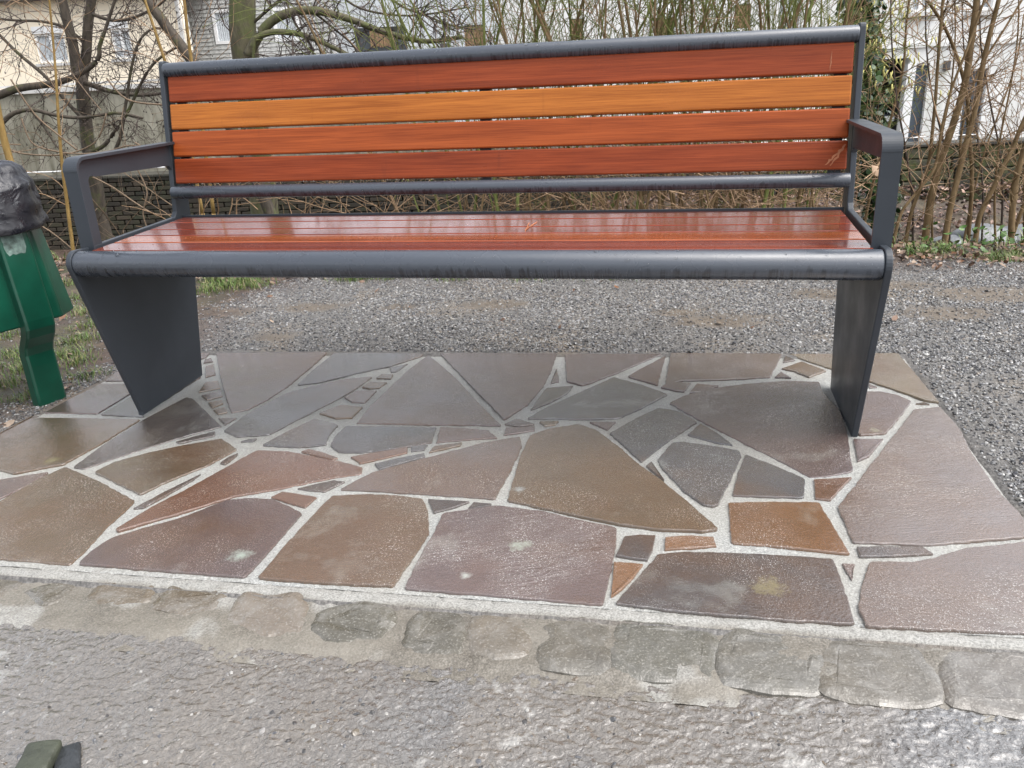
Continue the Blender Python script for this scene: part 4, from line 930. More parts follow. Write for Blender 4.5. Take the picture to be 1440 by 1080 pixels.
# mossy stone blocks on the right
MBLK = NT('mossy_block'); t = MBLK; c = t.coord('Object', rand=True); oi = t.n('ObjectInfo')
bc = t.ramp(oi.outputs['Random'], [(0, (.06, .055, .04)), (.5, (.04, .037, .03)), (1, (.085, .078, .055))])
MBLK = t.out(t.mix(t.ramp(t.noise(c, 5, 5, .7), [(.42, 0), (.62, .85)]), bc, (.07, .085, .022)), .8, t.bump(t.noise(c, 18, 6), .8, .03), .3)
z = zt0 - .10; row = 0
while z > -1.3:
    u = UM + (.17 if row % 2 else 0)
    while u < 8:
        wd = .26 + .22 * random.random(); o = bbox_bg('stone_block', u, u + wd - .025, Db - .02 - .03 * random.random(), Db + .05, z - .075, z + .068, MBLK, bw, .018); u += wd
    z -= .155; row += 1
# concrete wall above the brick on the left, with pale ledge
Dk = 13.0; UL, _ = UZ(-500, 170, Dk); UR, _ = UZ(640, 170, Dk); ztop = UZ(60, 131, Dk)[1]
cw = bgthing('concrete_wall', (UL + UR) / 2, Dk, -.5, 'stained grey concrete garden wall above the brick, below the cream house', 'wall')
t = NT('stained_concrete'); c = t.coord('Object'); st = t.coord('Object', (3.5, 3.5, .5))
MCK = t.out(t.mix(t.ramp(t.noise(st, 1.6, 6, .7), [(.42, 0), (.68, .8)]), t.ramp(t.noise(c, 2.5, 5), [(.3, (.21, .195, .15)), (.7, (.33, .31, .25))]), (.085, .08, .05)), .85, t.bump(t.noise(c, 25, 5), .5, .01), .3)
u = UL
while u < UR:
    bbox_bg('wall_panel', u, min(u + 2.5, UR) - .02, Dk, Dk + .2, -1.4, ztop, MCK, cw); bbox_bg('buttress', u - .1, u + .1, Dk - .08, Dk - .003, -1.4, ztop - .12, MCK, cw); u += 2.5
bbox_bg('ledge', UL, UR, Dk - .06, Dk + .24, ztop + .003, ztop + .07, MPALE, cw); bbox_bg('kerb_rail', UL, UR, Dk + .1, Dk + .16, ztop + .10, ztop + .13, MPALE, cw)
# white pipe along the wall
a = atd(-300, 256, 12.1); b = atd(1800, 172, 12.1); p = []
for i in range(41):
    q = a.lerp(b, i / 40); q.z += .02 * mn.noise(Vector((i * .6, 0, 0))); p.append(q)
tb = Tubes(); tb.tube(p, .009, 8); pi = tb.build('water_pipe', MWHITEP); tag(pi, 'thin white pipe running along the top of the creek wall', 'pipe')

# ------------------------------------------------------------------ trees and shrubs
MALD = mat_bark('alder_bark', (.035, .028, .022), (.085, .068, .05), mf=.3); MMOS = mat_bark('mossy_bark', (.055, .048, .030), (.13, .115, .07), (.085, .10, .03), mf=.75)
MTW = mat_bark('dark_twig', (.035, .026, .022), (.085, .062, .05)); MHAZ = mat_bark('hazel_bark', (.10, .062, .026), (.24, .165, .085), mf=.15)
MYEL = mat_bark('ochre_shoot', (.17, .105, .03), (.30, .20, .07)); MGRN = mat_bark('green_twig', (.085, .105, .022), (.20, .22, .07)); MTAN = mat_bark('tan_twig', (.20, .12, .065), (.38, .26, .16))
MTAN2 = mat_bark('brown_shoot', (.10, .07, .045), (.21, .15, .10))
MCONE = simple('alder_cone', (.022, .016, .012), .8)
def smooth_path(pts, n=5):
    P = [Vector(p) for p in pts]; out = []
    for i in range(len(P) - 1):
        p0, p1, p2, p3 = P[max(i - 1, 0)], P[i], P[i + 1], P[min(i + 2, len(P) - 1)]
        for k in range(n):
            t_ = k / n; out.append(.5 * ((2 * p1) + (p2 - p0) * t_ + (2 * p0 - 5 * p1 + 4 * p2 - p3) * t_ ** 2 + (3 * p1 - p0 - 3 * p2 + p3) * t_ ** 3))
    return out + [P[-1]]
def wob(path, amp, f=1.5, sd=0):
    return [p + Vector((mn.noise(p * f + Vector((sd, 0, 0))), mn.noise(p * f + Vector((0, sd, 9))), mn.noise(p * f + Vector((4, 0, sd))))) * amp for p in path]
def twig(T, p, d, ln, r, lev, n=6, wig=.35, droop=0.0, side=3, tip=None):
    """a twig that wanders, with side twigs"""
    p = Vector(p); d = Vector(d).normalized(); pts = [p.copy()]; st = ln / n
    for i in range(n):
        d = (d + Vector((random.gauss(0, 1), random.gauss(0, 1), random.gauss(0, 1))) * wig * .35 + Vector((0, 0, -droop * .1))).normalized(); p = p + d * st; pts.append(p.copy())
    T.tube(pts, [max(r * (1 - .75 * i / n), .0012) for i in range(n + 1)], 3 if r < .006 else 5, False)
    if lev > 0:
        for k in range(side):
            i = random.randrange(1, n); q = (pts[i] - pts[i - 1]).normalized(); o_ = q.orthogonal(); o_.rotate(Matrix.Rotation(random.uniform(0, 6.28), 3, q))
            twig(T, pts[i], q * random.uniform(.5, 1.1) + o_ * random.uniform(.5, .9), ln * random.uniform(.35, .65), r * .6, lev - 1, n, wig, droop, side, tip)
    elif tip: tip(pts[-1])
    return pts
def px_path(pts, D, sd=0): return smooth_path([atd(x, y, D + (0 if len(q) < 1 else q[0])) for x, y, *q in pts])
def limb(parent, name, pts, D, r0, r1, mat, n=10, amp=.02, sd=1.0):
    path = wob(px_path(pts, D), amp, 2.0, sd); k = len(path) - 1; T = Tubes(); T.tube(path, [r0 + (r1 - r0) * i / k for i in range(k + 1)], n)
    o = T.build(name, mat, parent); o.location = -parent.location if parent.rotation_euler.z == 0 else o.location; return path
def grow_on(T, path, cnt, ln, r, lev, i0=.15, updir=None, droop=0.0, wig=.5, side=3, tip=None, bias=None):
    for _ in range(cnt):
        i = int(len(path) * random.uniform(i0, 1)); i = min(max(i, 1), len(path) - 1); q = (path[i] - path[i - 1]).normalized(); o_ = q.orthogonal(); o_.rotate(Matrix.Rotation(random.uniform(0, 6.28), 3, q))
        d = q * .5 + o_ + (bias or Vector((0, 0, .2))); twig(T, path[i], d, ln * random.uniform(.5, 1.2), r, lev, 6, wig, droop, side, tip)
def plant(name, base, label, cat, group=None): return tag(empty(name, base), label, cat, group)
def addp(T, name, mat, root, kind=None, smooth=True):
    if not T.V: return
    o = T.build(name, mat, root, smooth); o.location = -root.location
    if kind: o['kind'] = kind
    return o
def ground_at(p): return float(H(np.array([p.x]), np.array([p.y]))[0])
# alder at the left
D1 = 8.0; b = atd(178, 440, D1); al = plant('alder_tree', (b.x, b.y, ground_at(b)), 'twin stemmed dark alder with hanging cones in front of the cream house', 'tree')
A = []
A.append(limb(al, 'trunk', [(178, 440), (148, 330), (137, 270), (122, 190), (116, 120), (108, 100), (100, 60), (90, 10), (82, -60), (60, -260)], D1, .075, .030, MALD, 12))
A.append(limb(al, 'trunk', [(124, 200), (116, 150), (115, 118), (119, 80), (122, 40), (130, -5), (140, -70), (150, -300)], D1 + .1, .055, .034, MALD, 12))
A.append(limb(al, 'bough', [(172, -30), (160, 10), (148, 42), (139, 64), (138, 78), (128, 92), (105, 108), (80, 118), (55, 122), (25, 126), (0, 134), (-60, 155)], D1 - .2, .010, .040, MALD, 9))
A.append(limb(al, 'bough', [(-20, 30), (0, 50), (30, 80), (68, 112), (95, 145), (118, 170)], D1 - .1, .012, .020, MALD, 8))
A.append(limb(al, 'bough', [(116, 116), (150, 128), (190, 133), (240, 128), (290, 120)], D1 - .1, .025, .01, MALD, 8))
A.append(limb(al, 'bough', [(124, 232), (150, 225), (168, 195), (175, 150), (186, 90), (197, 55), (215, 39), (235, 42)], D1 - .4, .02, .008, MALD, 8))
A.append(limb(al, 'bough', [(122, 215), (145, 205), (162, 183), (178, 158), (195, 122), (215, 90), (245, 68), (262, 66)], D1 - .3, .02, .009, MALD, 8))
A.append(limb(al, 'bough', [(3, 172), (20, 158), (45, 155), (75, 163), (110, 166), (160, 158), (200, 166)], D1 - .6, .022, .012, MALD, 8))
A.append(limb(al, 'bough', [(45, 158), (62, 180), (78, 205), (90, 214)], D1 - .6, .012, .006, MALD, 7))
A.append(limb(al, 'bough', [(130, 20), (160, 28), (190, 25), (225, 5), (250, -20)], D1, .018, .010, MALD, 8))
A.append(limb(al, 'bough', [(118, 60), (90, 38), (60, 30), (25, 28), (-10, 26)], D1 + .1, .016, .010, MALD, 8))
T = Tubes(); TC = Tubes()
def cone(p):
    if random.random() < .42: TC.blob(p + Vector((0, 0, -.008)), random.uniform(.006, .009))
for pth, cnt, ln in zip(A, (16, 22, 11, 11, 15, 14, 12, 12, 6, 16, 12), (.8, .9, .7, .6, .65, .6, .6, .6, .4, .7, .8)): grow_on(T, pth, cnt, ln, .0055, 2, .25, None, .8, .7, 3, cone)
addp(T, 'twigs', MTW, al, 'stuff'); addp(TC, 'cones', MCONE, al, 'stuff', False)
# big mossy trunk
D2 = 7.0; b = atd(382, 420, D2); mt = plant('mossy_tree', (b.x, b.y, ground_at(b)), 'thick mossy trunk rising behind the left part of the backrest with two arching boughs', 'tree')
B = [limb(mt, 'trunk', [(392, 470), (380, 380), (373, 300), (368, 240), (357, 160), (349, 90), (343, 40), (340, 0), (334, -60), (320, -300)], D2, .125, .095, MMOS, 16, .03),
     limb(mt, 'bough', [(350, 78), (366, 50), (385, 28), (410, 16), (440, 13), (470, 20), (500, 30), (530, 42), (565, 52), (600, 57), (650, 52)], D2 - .15, .042, .015, MMOS, 10),
     limb(mt, 'bough', [(356, 66), (364, 52), (385, 43), (415, 45), (440, 54), (465, 66), (490, 78), (520, 92)], D2 - .3, .026, .016, MMOS, 9),
     limb(mt, 'bough', [(361, 50), (358, 65), (357, 95), (360, 130)], D2 - .32, .014, .012, MMOS, 8),
     limb(mt, 'bough', [(345, 45), (372, 20), (396, -2), (430, -40)], D2, .014, .01, MALD, 7), limb(mt, 'bough', [(400, -30), (405, 5), (420, 40), (440, 70)], D2 - .1, .012, .007, MALD, 7),
     limb(mt, 'bough', [(440, 14), (470, 40), (495, 62), (505, 80)], D2 - .1, .010, .006, MALD, 7), limb(mt, 'bough', [(520, -30), (560, 5), (600, 22), (640, 38), (690, 45)], D2, .010, .006, MALD, 7),
     limb(mt, 'bough', [(460, -30), (500, 8), (550, 20), (610, 18), (660, 10)], D2 - .1, .010, .006, MALD, 7)]
T = Tubes()
for pth, cnt in zip(B, (10, 26, 18, 6, 12, 10, 8, 16, 16)): grow_on(T, pth, cnt, .55, .0062, 2, .3, None, .6, .7, 3)
addp(T, 'twigs', MTW, mt, 'stuff')
# leaning stem
D3 = 6.5; b = atd(345, 200, D3); ls = plant('leaning_tree', (b.x, b.y, ground_at(b)), 'bare dark stem leaning left from behind the top left corner of the bench', 'tree')
q = limb(ls, 'trunk', [(420, 420), (380, 300), (330, 190), (300, 130), (268, 84), (238, 45), (222, 22), (205, -2), (170, -60)], D3, .05, .033, MALD, 10); T = Tubes(); grow_on(T, q, 10, .5, .005, 1, .5); addp(T, 'twigs', MTW, ls, 'stuff')
# ochre saplings on the near bank
def sapling(pts, D, r0, r1, label, mat=MYEL, cnt=10, ln=.5, tw=MTAN, name='sapling', lev=1, group=None):
    p0 = atd(*pts[0][:2], D); gz_ = ground_at(p0); r_ = plant(name, (p0.x, p0.y, min(gz_, p0.z)), label, 'sapling' if name == 'sapling' else 'shrub', group)
    path = limb(r_, 'stem', pts, D, r0, r1, mat, 7, .012, random.random() * 9)
    if p0.z - gz_ > .02:
        T_ = Tubes(); T_.tube([p0, Vector((p0.x + .02, p0.y + .02, gz_ - .05))], [r0, r0 * 1.2], 7); addp(T_, 'stem_foot', mat, r_)
    T_ = Tubes(); grow_on(T_, path, cnt, ln, .0034, lev, .2, None, .1, .4, 3, None, Vector((0, 0, .6))); addp(T_, 'twigs', tw, r_, 'stuff'); return path
sapling([(108, 400), (102, 350), (94, 290), (88, 235), (85, 180), (82, 140), (77, 90), (70, 20), (62, -60)], 5.0, .013, .005, 'slender ochre sapling standing between the litter bin and the left armrest', cnt=14, ln=.55)
sapling([(60, 400), (35, 320), (18, 240), (8, 200), (0, 165), (-14, 100)], 4.6, .022, .019, 'short ochre stake rising behind the black bin liner at the left edge', cnt=2, ln=.3)
sapling([(285, 300), (262, 180), (245, 120), (232, 85), (218, 45), (203, 0), (185, -60)], 5.2, .012, .007, 'ochre sapling leaning left above the left end of the backrest', cnt=8)
sapling([(300, 300), (285, 180), (272, 100), (269, 85), (264, 50), (259, 0), (252, -70)], 5.0, .012, .008, 'straight ochre sapling beside the top left corner of the bench', cnt=8)
T = Tubes()
lt = plant('tangled_shrub', tuple(atd(90, 380, 5.6)), 'tangle of long bare shoots between the bin and the bench end', 'shrub')
for _ in range(22):
    p = atd(random.uniform(-30, 300), random.uniform(150, 360), random.uniform(5.2, 7.2)); twig(T, p, (random.uniform(-1, 1), random.uniform(-.4, .4), random.uniform(-.3, .8)), random.uniform(.5, 1.2), random.uniform(.003, .006), 2, 7, .35, .2, 2)
for pts in ([(30, 165), (45, 200), (75, 212), (110, 217), (150, 214), (185, 205), (220, 215)], [(15, 112), (50, 160), (85, 190), (110, 210)], [(0, 205), (30, 216), (90, 218), (135, 200), (150, 160)], [(150, 110), (180, 140), (230, 148), (280, 150)], [(130, 250), (160, 265), (190, 285), (215, 300), (245, 302)], [(190, 235), (205, 270), (200, 300), (210, 330)], [(250, 250), (210, 215), (190, 200)], [(45, 310), (70, 325), (95, 345), (110, 360)], [(62, 305), (85, 280), (95, 262)]):
    pa = wob(px_path(pts, random.uniform(4.9, 5.6)), .01, 2, 3); T.tube(pa, [.0052] * len(pa), 4)
addp(T, 'shoots', MTAN2, lt, 'stuff')
# stems at the right, on the near bank
ST = [
 ([(1299, 352), (1309, 290), (1323, 232), (1343, 167), (1357, 110), (1364, 60), (1373, 0), (1380, -80)], 4.15, .024, .019, 'thickest tan stem right of the bench, splitting before the blue grey door'),
 ([(1327, 350), (1335, 300), (1343, 267), (1358, 210), (1374, 150), (1384, 95), (1394, 50), (1406, 0), (1425, -80)], 4.1, .020, .013, 'tan stem leaning right, second in the row right of the armrest'),
 ([(1360, 350), (1363, 290), (1365, 233), (1362, 180), (1361, 140), (1350, 90), (1330, 40), (1305, 0)], 4.3, .014, .010, 'dull upright stem growing between two leaning tan stems'),
 ([(1370, 352), (1376, 310), (1384, 290), (1408, 243), (1425, 210), (1441, 170), (1475, 100)], 4.1, .017, .013, 'tan stem bending right before the grey creek stones'),
 ([(1422, 346), (1424, 300), (1427, 262), (1436, 225), (1447, 190), (1470, 120)], 4.1, .020, .016, 'tan stem rooted in the grass at the right edge'),
 ([(1272, 350), (1282, 300), (1296, 262), (1307, 228), (1312, 180), (1317, 130), (1322, 60), (1328, -20)], 4.2, .013, .009, 'thin straight stem just right of the armrest, crossing the first door'),
 ([(1257, 345), (1268, 300), (1290, 270), (1316, 235), (1326, 180), (1340, 125), (1365, 60), (1388, -10)], 4.0, .010, .007, 'dark crooked stem starting beside the armrest foot'),
 ([(1212, 345), (1222, 280), (1238, 215), (1256, 155), (1270, 90), (1275, 30), (1285, -30)], 4.5, .010, .007, 'green brown stem seen through the right armrest'),
 ([(1420, 346), (1440, 290), (1462, 250), (1490, 180)], 4.3, .014, .011, 'stem leaving the right edge low beside the green herbs'),
 ([(1326, 350), (1345, 250), (1352, 180), (1376, 100), (1412, 40), (1440, -5)], 4.5, .009, .007, 'slim stem slanting right behind the thick tan one')]
for pts, D, r0, r1, lb in ST: sapling(pts, D, r0 * .78, r1 * .7, lb, MHAZ, 10, .5, MTAN if random.random() < .6 else MHAZ, 'hazel_sapling', 2, 'bare stems on the creek bank right of the bench')
for i, (x0, x1, yt, lb) in enumerate(((1284, 1250, -20, 'brown shoot slanting left before the garage opening'), (1312, 1345, -20, 'brown shoot between the two doors'), (1338, 1300, -30, 'fine shoot crossing to the left over the first door'), (1352, 1440, 20, 'fine shoot slanting far right over the white wall'), (1384, 1352, -30, 'fine shoot leaning left over the second door'), (1398, 1432, -30, 'fine upright shoot near the right edge'), (1412, 1380, 0, 'fine shoot crossing left at the right edge'), (1436, 1462, 40, 'shoot half cut off by the right edge of the view'))):
    xs_ = [x0 + (x1 - x0) * f + 6 * math.sin(i * 3 + f * 7) for f in (0, .2, .4, .6, .8, 1)]; sapling([(a_, 350 + (yt - 350) * f) for a_, f in zip(xs_, (0, .2, .4, .6, .8, 1))], 4.2 + .15 * (i % 5), .006, .003, lb, MHAZ if i % 2 else MTW, 5, .4, MTAN2 if i % 2 else MTAN, 'fine_sapling', 1, 'fine shoots on the creek bank right of the bench')
# hedge of shrubs behind the bench
MCAT = simple('yellow_catkin', (.50, .46, .16), .8)
places = ['left of the middle behind the backrest', 'just left of the middle of the backrest', 'behind the middle of the backrest', 'just right of the middle of the backrest', 'before the round satellite dish', 'behind the right third of the backrest', 'left of the white curtained window', 'behind the right end of the backrest', 'beside the ivy covered trunk']
sh_px = [(655, 3.55), (720, 3.25), (790, 3.7), (860, 3.2), (925, 3.5), (990, 3.2), (1045, 3.6), (1085, 3.15), (1120, 3.45)]
looks = ['thin green brown', 'pale green', 'olive', 'bright green', 'yellow green', 'broom like green', 'tan and green', 'dense olive', 'light brown']
for i, (px_s, Yo) in enumerate(sh_px):
    base = aty(px_s, 300, Yo - 1.0); base.z = ground_at(base)
    rt = plant('bank_shrub', tuple(base), looks[i] + ' leafless shrub ' + places[i], 'shrub', 'leafless shrubs behind the bench')
    T = Tubes(); TK = Tubes(); ns = 9
    for k in range(ns):
        T2 = Tubes(); a = random.uniform(0, 6.28); q = base + Vector((math.cos(a), math.sin(a), 0)) * random.uniform(.02, .30); q.z = ground_at(q) - .03
        lean_ = Vector((random.gauss(0, .17), random.gauss(0, .10), 1)); hgt = random.uniform(1.8, 2.7); r0 = random.choice((.0045, .006, .007, .010))
        pts = [q]; d = lean_.normalized(); n = 9
        for j in range(n): d = (d + Vector((random.gauss(0, .07), random.gauss(0, .07), .02))).normalized(); pts.append(pts[-1] + d * (hgt / n))
        T2.tube(pts, [r0 * (1 - .6 * j / n) for j in range(n + 1)], 6); addp(T2, 'stem', random.choice((MHAZ, MHAZ, MGRN)), rt)
        for _ in range(16):
            j = random.randrange(2, n + 1); dd = (pts[j] - pts[j - 1]).normalized() + Vector((random.gauss(0, .55), random.gauss(0, .45), .25))
            twig(T if random.random() < .78 else TK, pts[j], dd, random.uniform(.4, .85), .0025, 1, 6, .28, 0, 3)
        for _ in range(5): twig(TK, q + Vector((random.gauss(0, .25), random.gauss(0, .12), random.uniform(-.0, .5))), (random.gauss(0, 1), random.gauss(0, .5), random.uniform(.1, 1)), random.uniform(.3, .6), .0028, 1, 6, .4, .3, 2)
    addp(T, 'twigs', MGRN, rt, 'stuff'); addp(TK, 'dry_twigs', MTAN, rt, 'stuff')
# low dry tangle seen under the backrest
T = Tubes(); dt = plant('dry_brush', tuple(aty(520, 330, 2.7)), 'low dry tan brushwood seen under the lower back rail', 'brushwood')
for _ in range(95):
    X = random.uniform(430, 1180) if random.random() < .8 else random.uniform(270, 430); p = aty(X, random.uniform(285, 345), random.uniform(2.2, 3.3)); twig(T, p, (random.gauss(0, .8), random.gauss(0, .3), random.uniform(.2, 1)), random.uniform(.3, .7), random.uniform(.002, .0055), 1, 6, .3, .1, 3)
addp(T, 'twigs', MTAN, dt, 'stuff')

# leaves: numpy sheets of small bent quads
def leaf_mesh(name, P, N, size, asp, mat, picks, parent=None, curl=.35, smooth=False):
    n = len(P); P = np.asarray(P, float); N = np.asarray(N, float); N /= np.linalg.norm(N, axis=1, keepdims=True)
    r_ = rng.normal(size=(n, 3)); a = np.cross(N, r_); a /= np.linalg.norm(a, axis=1, keepdims=True); b = np.cross(N, a)
    s_ = np.asarray(size)[:, None]; w_ = s_ * asp; V = np.zeros((n, 8, 3)); cz = N * s_ * curl * rng.uniform(.3, 1.3, (n, 1)) * rng.choice([-1, 1], (n, 1))
    for k, (u, v, h_) in enumerate(((-1, 0, 1.0), (-.45, -.8, .55), (-.45, .8, .55), (0, 0, 0), (.4, -.75, .45), (.4, .75, .45), (1, 0, .9), (0, 0, 0))): V[:, k] = P + a * (u * s_) + b * (v * w_) + cz * h_
    Q = np.array([(0, 1, 3), (0, 3, 2), (1, 4, 3), (2, 3, 5), (3, 4, 6), (3, 6, 5)]); V = V[:, :7].reshape(-1, 3); I = (Q[None] + (np.arange(n) * 7)[:, None, None]).reshape(-1, 3)
    o = npmesh(name, V, I, mat, parent, smooth); at = o.data.attributes.new('pick', 'FLOAT', 'POINT'); at.data.foreach_set('value', np.repeat(picks, 7).astype(np.float32)); o['kind'] = 'stuff'; return o
MLIT = mat_leaf('dead_leaf', [(.20, .135, .09), (.13, .07, .042), (.28, .20, .145), (.08, .046, .03), (.20, .095, .045), (.36, .28, .21), (.06, .038, .028)], .5)
MLIT2 = mat_leaf('wet_bank_leaf', [(.075, .045, .038), (.12, .075, .058), (.05, .032, .028), (.20, .12, .085), (.09, .055, .05), (.34, .22, .16)], .45)
def up(n, s=.45): return np.stack([rng.normal(0, s, n), rng.normal(0, s, n), np.ones(n)], 1)
x = rng.uniform(-2.2, 4.6, 4600); y = 1.86 + .07 * np.sin(x * 2.3) + rng.normal(0, .16, len(x)); k = (fbm(x, y, 3, 3, 5) + rng.normal(0, .12, len(x)) > .42) & (y > 1.55); x, y = x[k], y[k]
leaf_mesh('leaf_litter', np.stack([x, y, H(x, y) + .008 + rng.uniform(0, .018, len(x))], 1), up(len(x), .6), rng.uniform(.008, .021, len(x)), .55, MLIT, rng.random(len(x)))
x = rng.uniform(-3, 6, 5200); y = rng.uniform(2.05, 3.6, len(x)); leaf_mesh('bank_leaf_litter', np.stack([x, y, H(x, y) + .012], 1), up(len(x), .5), rng.uniform(.014, .034, len(x)), .55, MLIT, rng.random(len(x)) * .8)
U_ = rng.uniform(-5, 9, 15000); D_ = rng.uniform(8.6, 12.2, len(U_)); xx = CAM.x + U_ * BU.x + D_ * BV.x; yy = CAM.y + U_ * BU.y + D_ * BV.y; zz = H(xx, yy); k = zz > -1.63; xx, yy, zz = xx[k], yy[k], zz[k]
leaf_mesh('far_bank_leaf_litter', np.stack([xx, yy, zz + .01], 1), up(len(xx), .5), rng.uniform(.018, .05, len(xx)), .6, MLIT2, rng.random(len(xx)))
# scattered single leaves on the gravel and at the left
x = np.concatenate([rng.uniform(-1.2, 3.8, 60), rng.uniform(-1.4, -.35, 120)]); y = np.concatenate([rng.uniform(.8, 1.7, 60), rng.uniform(-.3, 1.6, 120)])
leaf_mesh('stray_leaves', np.stack([x, y, H(x, y) + .008], 1), up(len(x), .4), rng.uniform(.008, .020, len(x)), .55, MLIT, rng.random(len(x)))
# grass and herbs
MGRA = mat_leaf('grass_blade', [(.07, .14, .02), (.13, .20, .04), (.05, .09, .015), (.19, .22, .06), (.24, .20, .11)], .45)
def grass(name, x, y, hmin, hmax, wd=.0011):
    n = len(x); z = H(x, y); a = rng.uniform(0, 6.28, n); h_ = rng.uniform(hmin, hmax, n); ln = rng.uniform(.2, 1.1, n) * h_; V = np.zeros((n, 7, 3)); dx, dy = np.cos(a), np.sin(a)
    for k, (f, w_) in enumerate(((0, 1), (.4, .9), (.75, .6))):
        px2 = x + dx * ln * f * f; py2 = y + dy * ln * f * f; pz2 = z + h_ * (f - .35 * f * f * f)
        V[:, 2 * k] = np.stack([px2 - dy * wd * w_, py2 + dx * wd * w_, pz2], 1); V[:, 2 * k + 1] = np.stack([px2 + dy * wd * w_, py2 - dx * wd * w_, pz2], 1)
    V[:, 6] = np.stack([x + dx * ln, y + dy * ln, z + h_ * .68], 1)
    Q = np.array([(0, 1, 3), (0, 3, 2), (2, 3, 5), (2, 5, 4), (4, 5, 6)]); I = (Q[None] + (np.arange(n) * 7)[:, None, None]).reshape(-1, 3)
    o = npmesh(name, V.reshape(-1, 3), I, MGRA); at = o.data.attributes.new('pick', 'FLOAT', 'POINT'); at.data.foreach_set('value', np.repeat(rng.random(n) ** 1.4, 7).astype(np.float32)); return tag(o, kind='stuff')
def tufts(c, n, sd): 
    k = rng.integers(0, len(c), n); c = np.asarray(c); return c[k, 0] + rng.normal(0, sd, n), c[k, 1] + rng.normal(0, sd, n)
cg = [tuple(gp(px_, py_).to_2d()) for px_, py_ in ((305, 395), (325, 400), (345, 395), (300, 408), (355, 402), (500, 393), (545, 390), (870, 388), (900, 385), (1290, 356), (1405, 362), (1420, 358), (1330, 352), (640, 391), (960, 383), (1100, 375), (1300, 360), (745, 390), (800, 388))]
x, y = tufts(cg, 5200, .048); grass('verge_grass', x, y, .012, .055)
cg = [tuple(gp(px_, py_).to_2d()) for px_, py_ in ((110, 420), (118, 440), (100, 400), (135, 425), (150, 440), (125, 460), (95, 500), (110, 510), (120, 530), (30, 520), (20, 500), (10, 540), (45, 505), (35, 560), (110, 480), (5, 475), (-20, 520))]
x, y = tufts(cg, 2700, .036); k = ~((x > PX0 - .01) & (y < PY1)); grass('grass_by_bin', x[k], y[k], .010, .042)
x = rng.uniform(-2.5, 5.5, 9000); y = rng.uniform(1.9, 3.4, 9000); k = fbm(x, y, 2.4, 3, 44) > .5; grass('bank_grass', x[k], y[k], .03, .12, .0024)
MHERB = mat_leaf('ground_herb', [(.05, .11, .02), (.09, .18, .035), (.04, .08, .02), (.12, .22, .05)], .4)
x = np.concatenate([rng.uniform(2.4, 3.2, 160), rng.uniform(.9, 2.4, 3000)]); y = np.concatenate([rng.uniform(1.85, 2.3, 160), rng.uniform(2.3, 3.6, 3000)]); k = fbm(x, y, 3.2, 3, 54) > .46; x, y = x[k], y[k]
leaf_mesh('ground_ivy', np.stack([x, y, H(x, y) + rng.uniform(.01, .10, len(x))], 1), up(len(x), .7), rng.uniform(.008, .020, len(x)), .75, MHERB, rng.random(len(x)))
# ivy covered trunk
MIVY = mat_leaf('ivy_leaf', [(.020, .045, .012), (.035, .075, .018), (.05, .10, .025), (.015, .03, .01), (.09, .13, .05)], .3)
D5 = 5.6; b = atd(1245, 330, D5); iv = plant('ivy_tree', (b.x, b.y, ground_at(b)), 'slim trunk wrapped in dark green ivy right behind the end of the backrest', 'tree')
ip = limb(iv, 'trunk', [(1252, 420), (1240, 330), (1228, 240), (1219, 170), (1214, 90), (1210, 30), (1206, -60), (1195, -250)], D5, .045, .03, MALD, 9)
P = []; N = []
for _ in range(3600):
    i = random.randrange(2, len(ip)); q = ip[i] + (ip[i] - ip[i - 1]) * random.random(); a = random.uniform(0, 6.28); rr = random.uniform(.04, .135) * (1 + .6 * mn.noise(q * 2.3)); d = Vector((math.cos(a), math.sin(a), random.uniform(-.1, .5)))
    P.append(q + d * rr); N.append(d + Vector((random.gauss(0, .4), random.gauss(0, .4), random.gauss(0, .4))))
o = leaf_mesh('ivy_leaves', np.array(P), np.array(N), rng.uniform(.014, .030, len(P)), .85, MIVY, rng.random(len(P)), iv, .2); o.location = -iv.location
T = Tubes(); grow_on(T, ip, 60, .5, .004, 1, .3); addp(T, 'twigs', MGRN, iv, 'stuff')
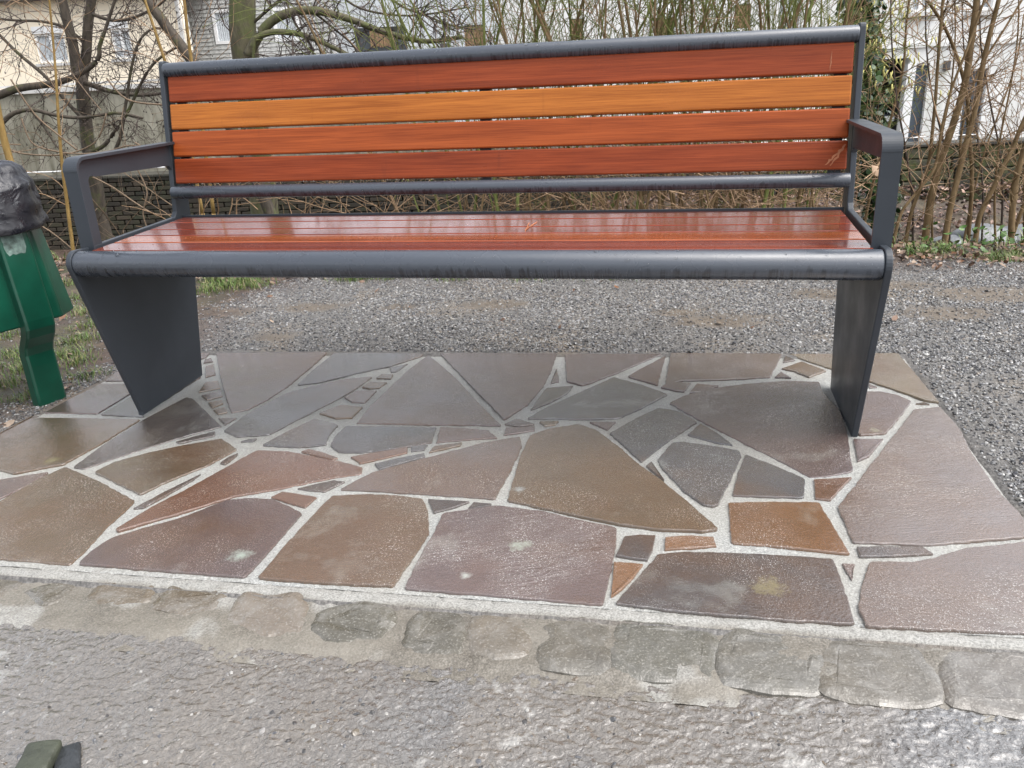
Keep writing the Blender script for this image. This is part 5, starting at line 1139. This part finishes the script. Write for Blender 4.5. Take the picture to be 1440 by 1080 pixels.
T = Tubes()
for _ in range(130):
    p = atd(random.gauss(1238, 50), random.uniform(-30, 130), random.uniform(4.6, 6)); T.tube([p, p + Vector((random.gauss(0, .006), 0, -.025)), p + Vector((random.gauss(0, .012), 0, -.055))], [.0035, .005, .002], 5)
ct = plant('catkins', tuple(atd(1235, 60, 5.3)), 'pale yellow catkins hanging on the twigs around the ivy covered trunk', 'catkins'); addp(T, 'catkin_cluster', MCAT, ct, 'stuff')
# stones in the creek
MCS = simple('creek_stone', (.10, .105, .11), .35, .35, 6, .6, 20, .02)
for i, (px_, py_, sz, lb) in enumerate(((1385, 335, .22, 'pale grey stone at the water between the leaning stems'), (1340, 342, .14, 'small grey creek stone left of the larger pale one'), (1432, 335, .2, 'flat grey stone at the right edge of the creek'), (97, 388, .2, 'dark stone in the creek just behind the bin'))):
    p = atd(px_, py_, 7.6 if i < 3 else 6.4); bm = bmesh.new(); bmesh.ops.create_icosphere(bm, subdivisions=3, radius=sz)
    for v in bm.verts: v.co = Vector((v.co.x * 1.3, v.co.y, v.co.z * .6)) * (1 + .35 * mn.noise(v.co * 4 + Vector((i * 7, 0, 0))))
    o = bobj('creek_stone', bm, MCS, None, True, loc=(p.x, p.y, max(p.z, -1.66))); tag(o, lb, 'stone')
# a pale beech leaf caught on a twig, and a bit of greenery dropped on the kerb
p = aty(1233, 240, .9); o = leaf_mesh('beech_leaf', np.array([tuple(p)]), np.array([(0, -1, .2)]), np.array([.022]), .6, mat_leaf('pale_leaf', [(.6, .42, .28), (.6, .42, .28)]), np.array([.5])); del o['kind']; tag(o, 'pale dead leaf caught on a twig seen beside the right armrest', 'leaf')
tb = Tubes(); a_, b_ = aty(1236, 236, .905), aty(1190, 272, .905); tb.tube(wob(smooth_path([aty(1250, 222, .9), a_, aty(1215, 258, .9), b_, aty(1180, 300, 1.2), aty(1175, 345, 1.7)]), .004), .0022, 5); o = tb.build('straw_stalk', MTAN); tag(o, 'dry straw coloured stalk rising through the right armrest', 'stalk')
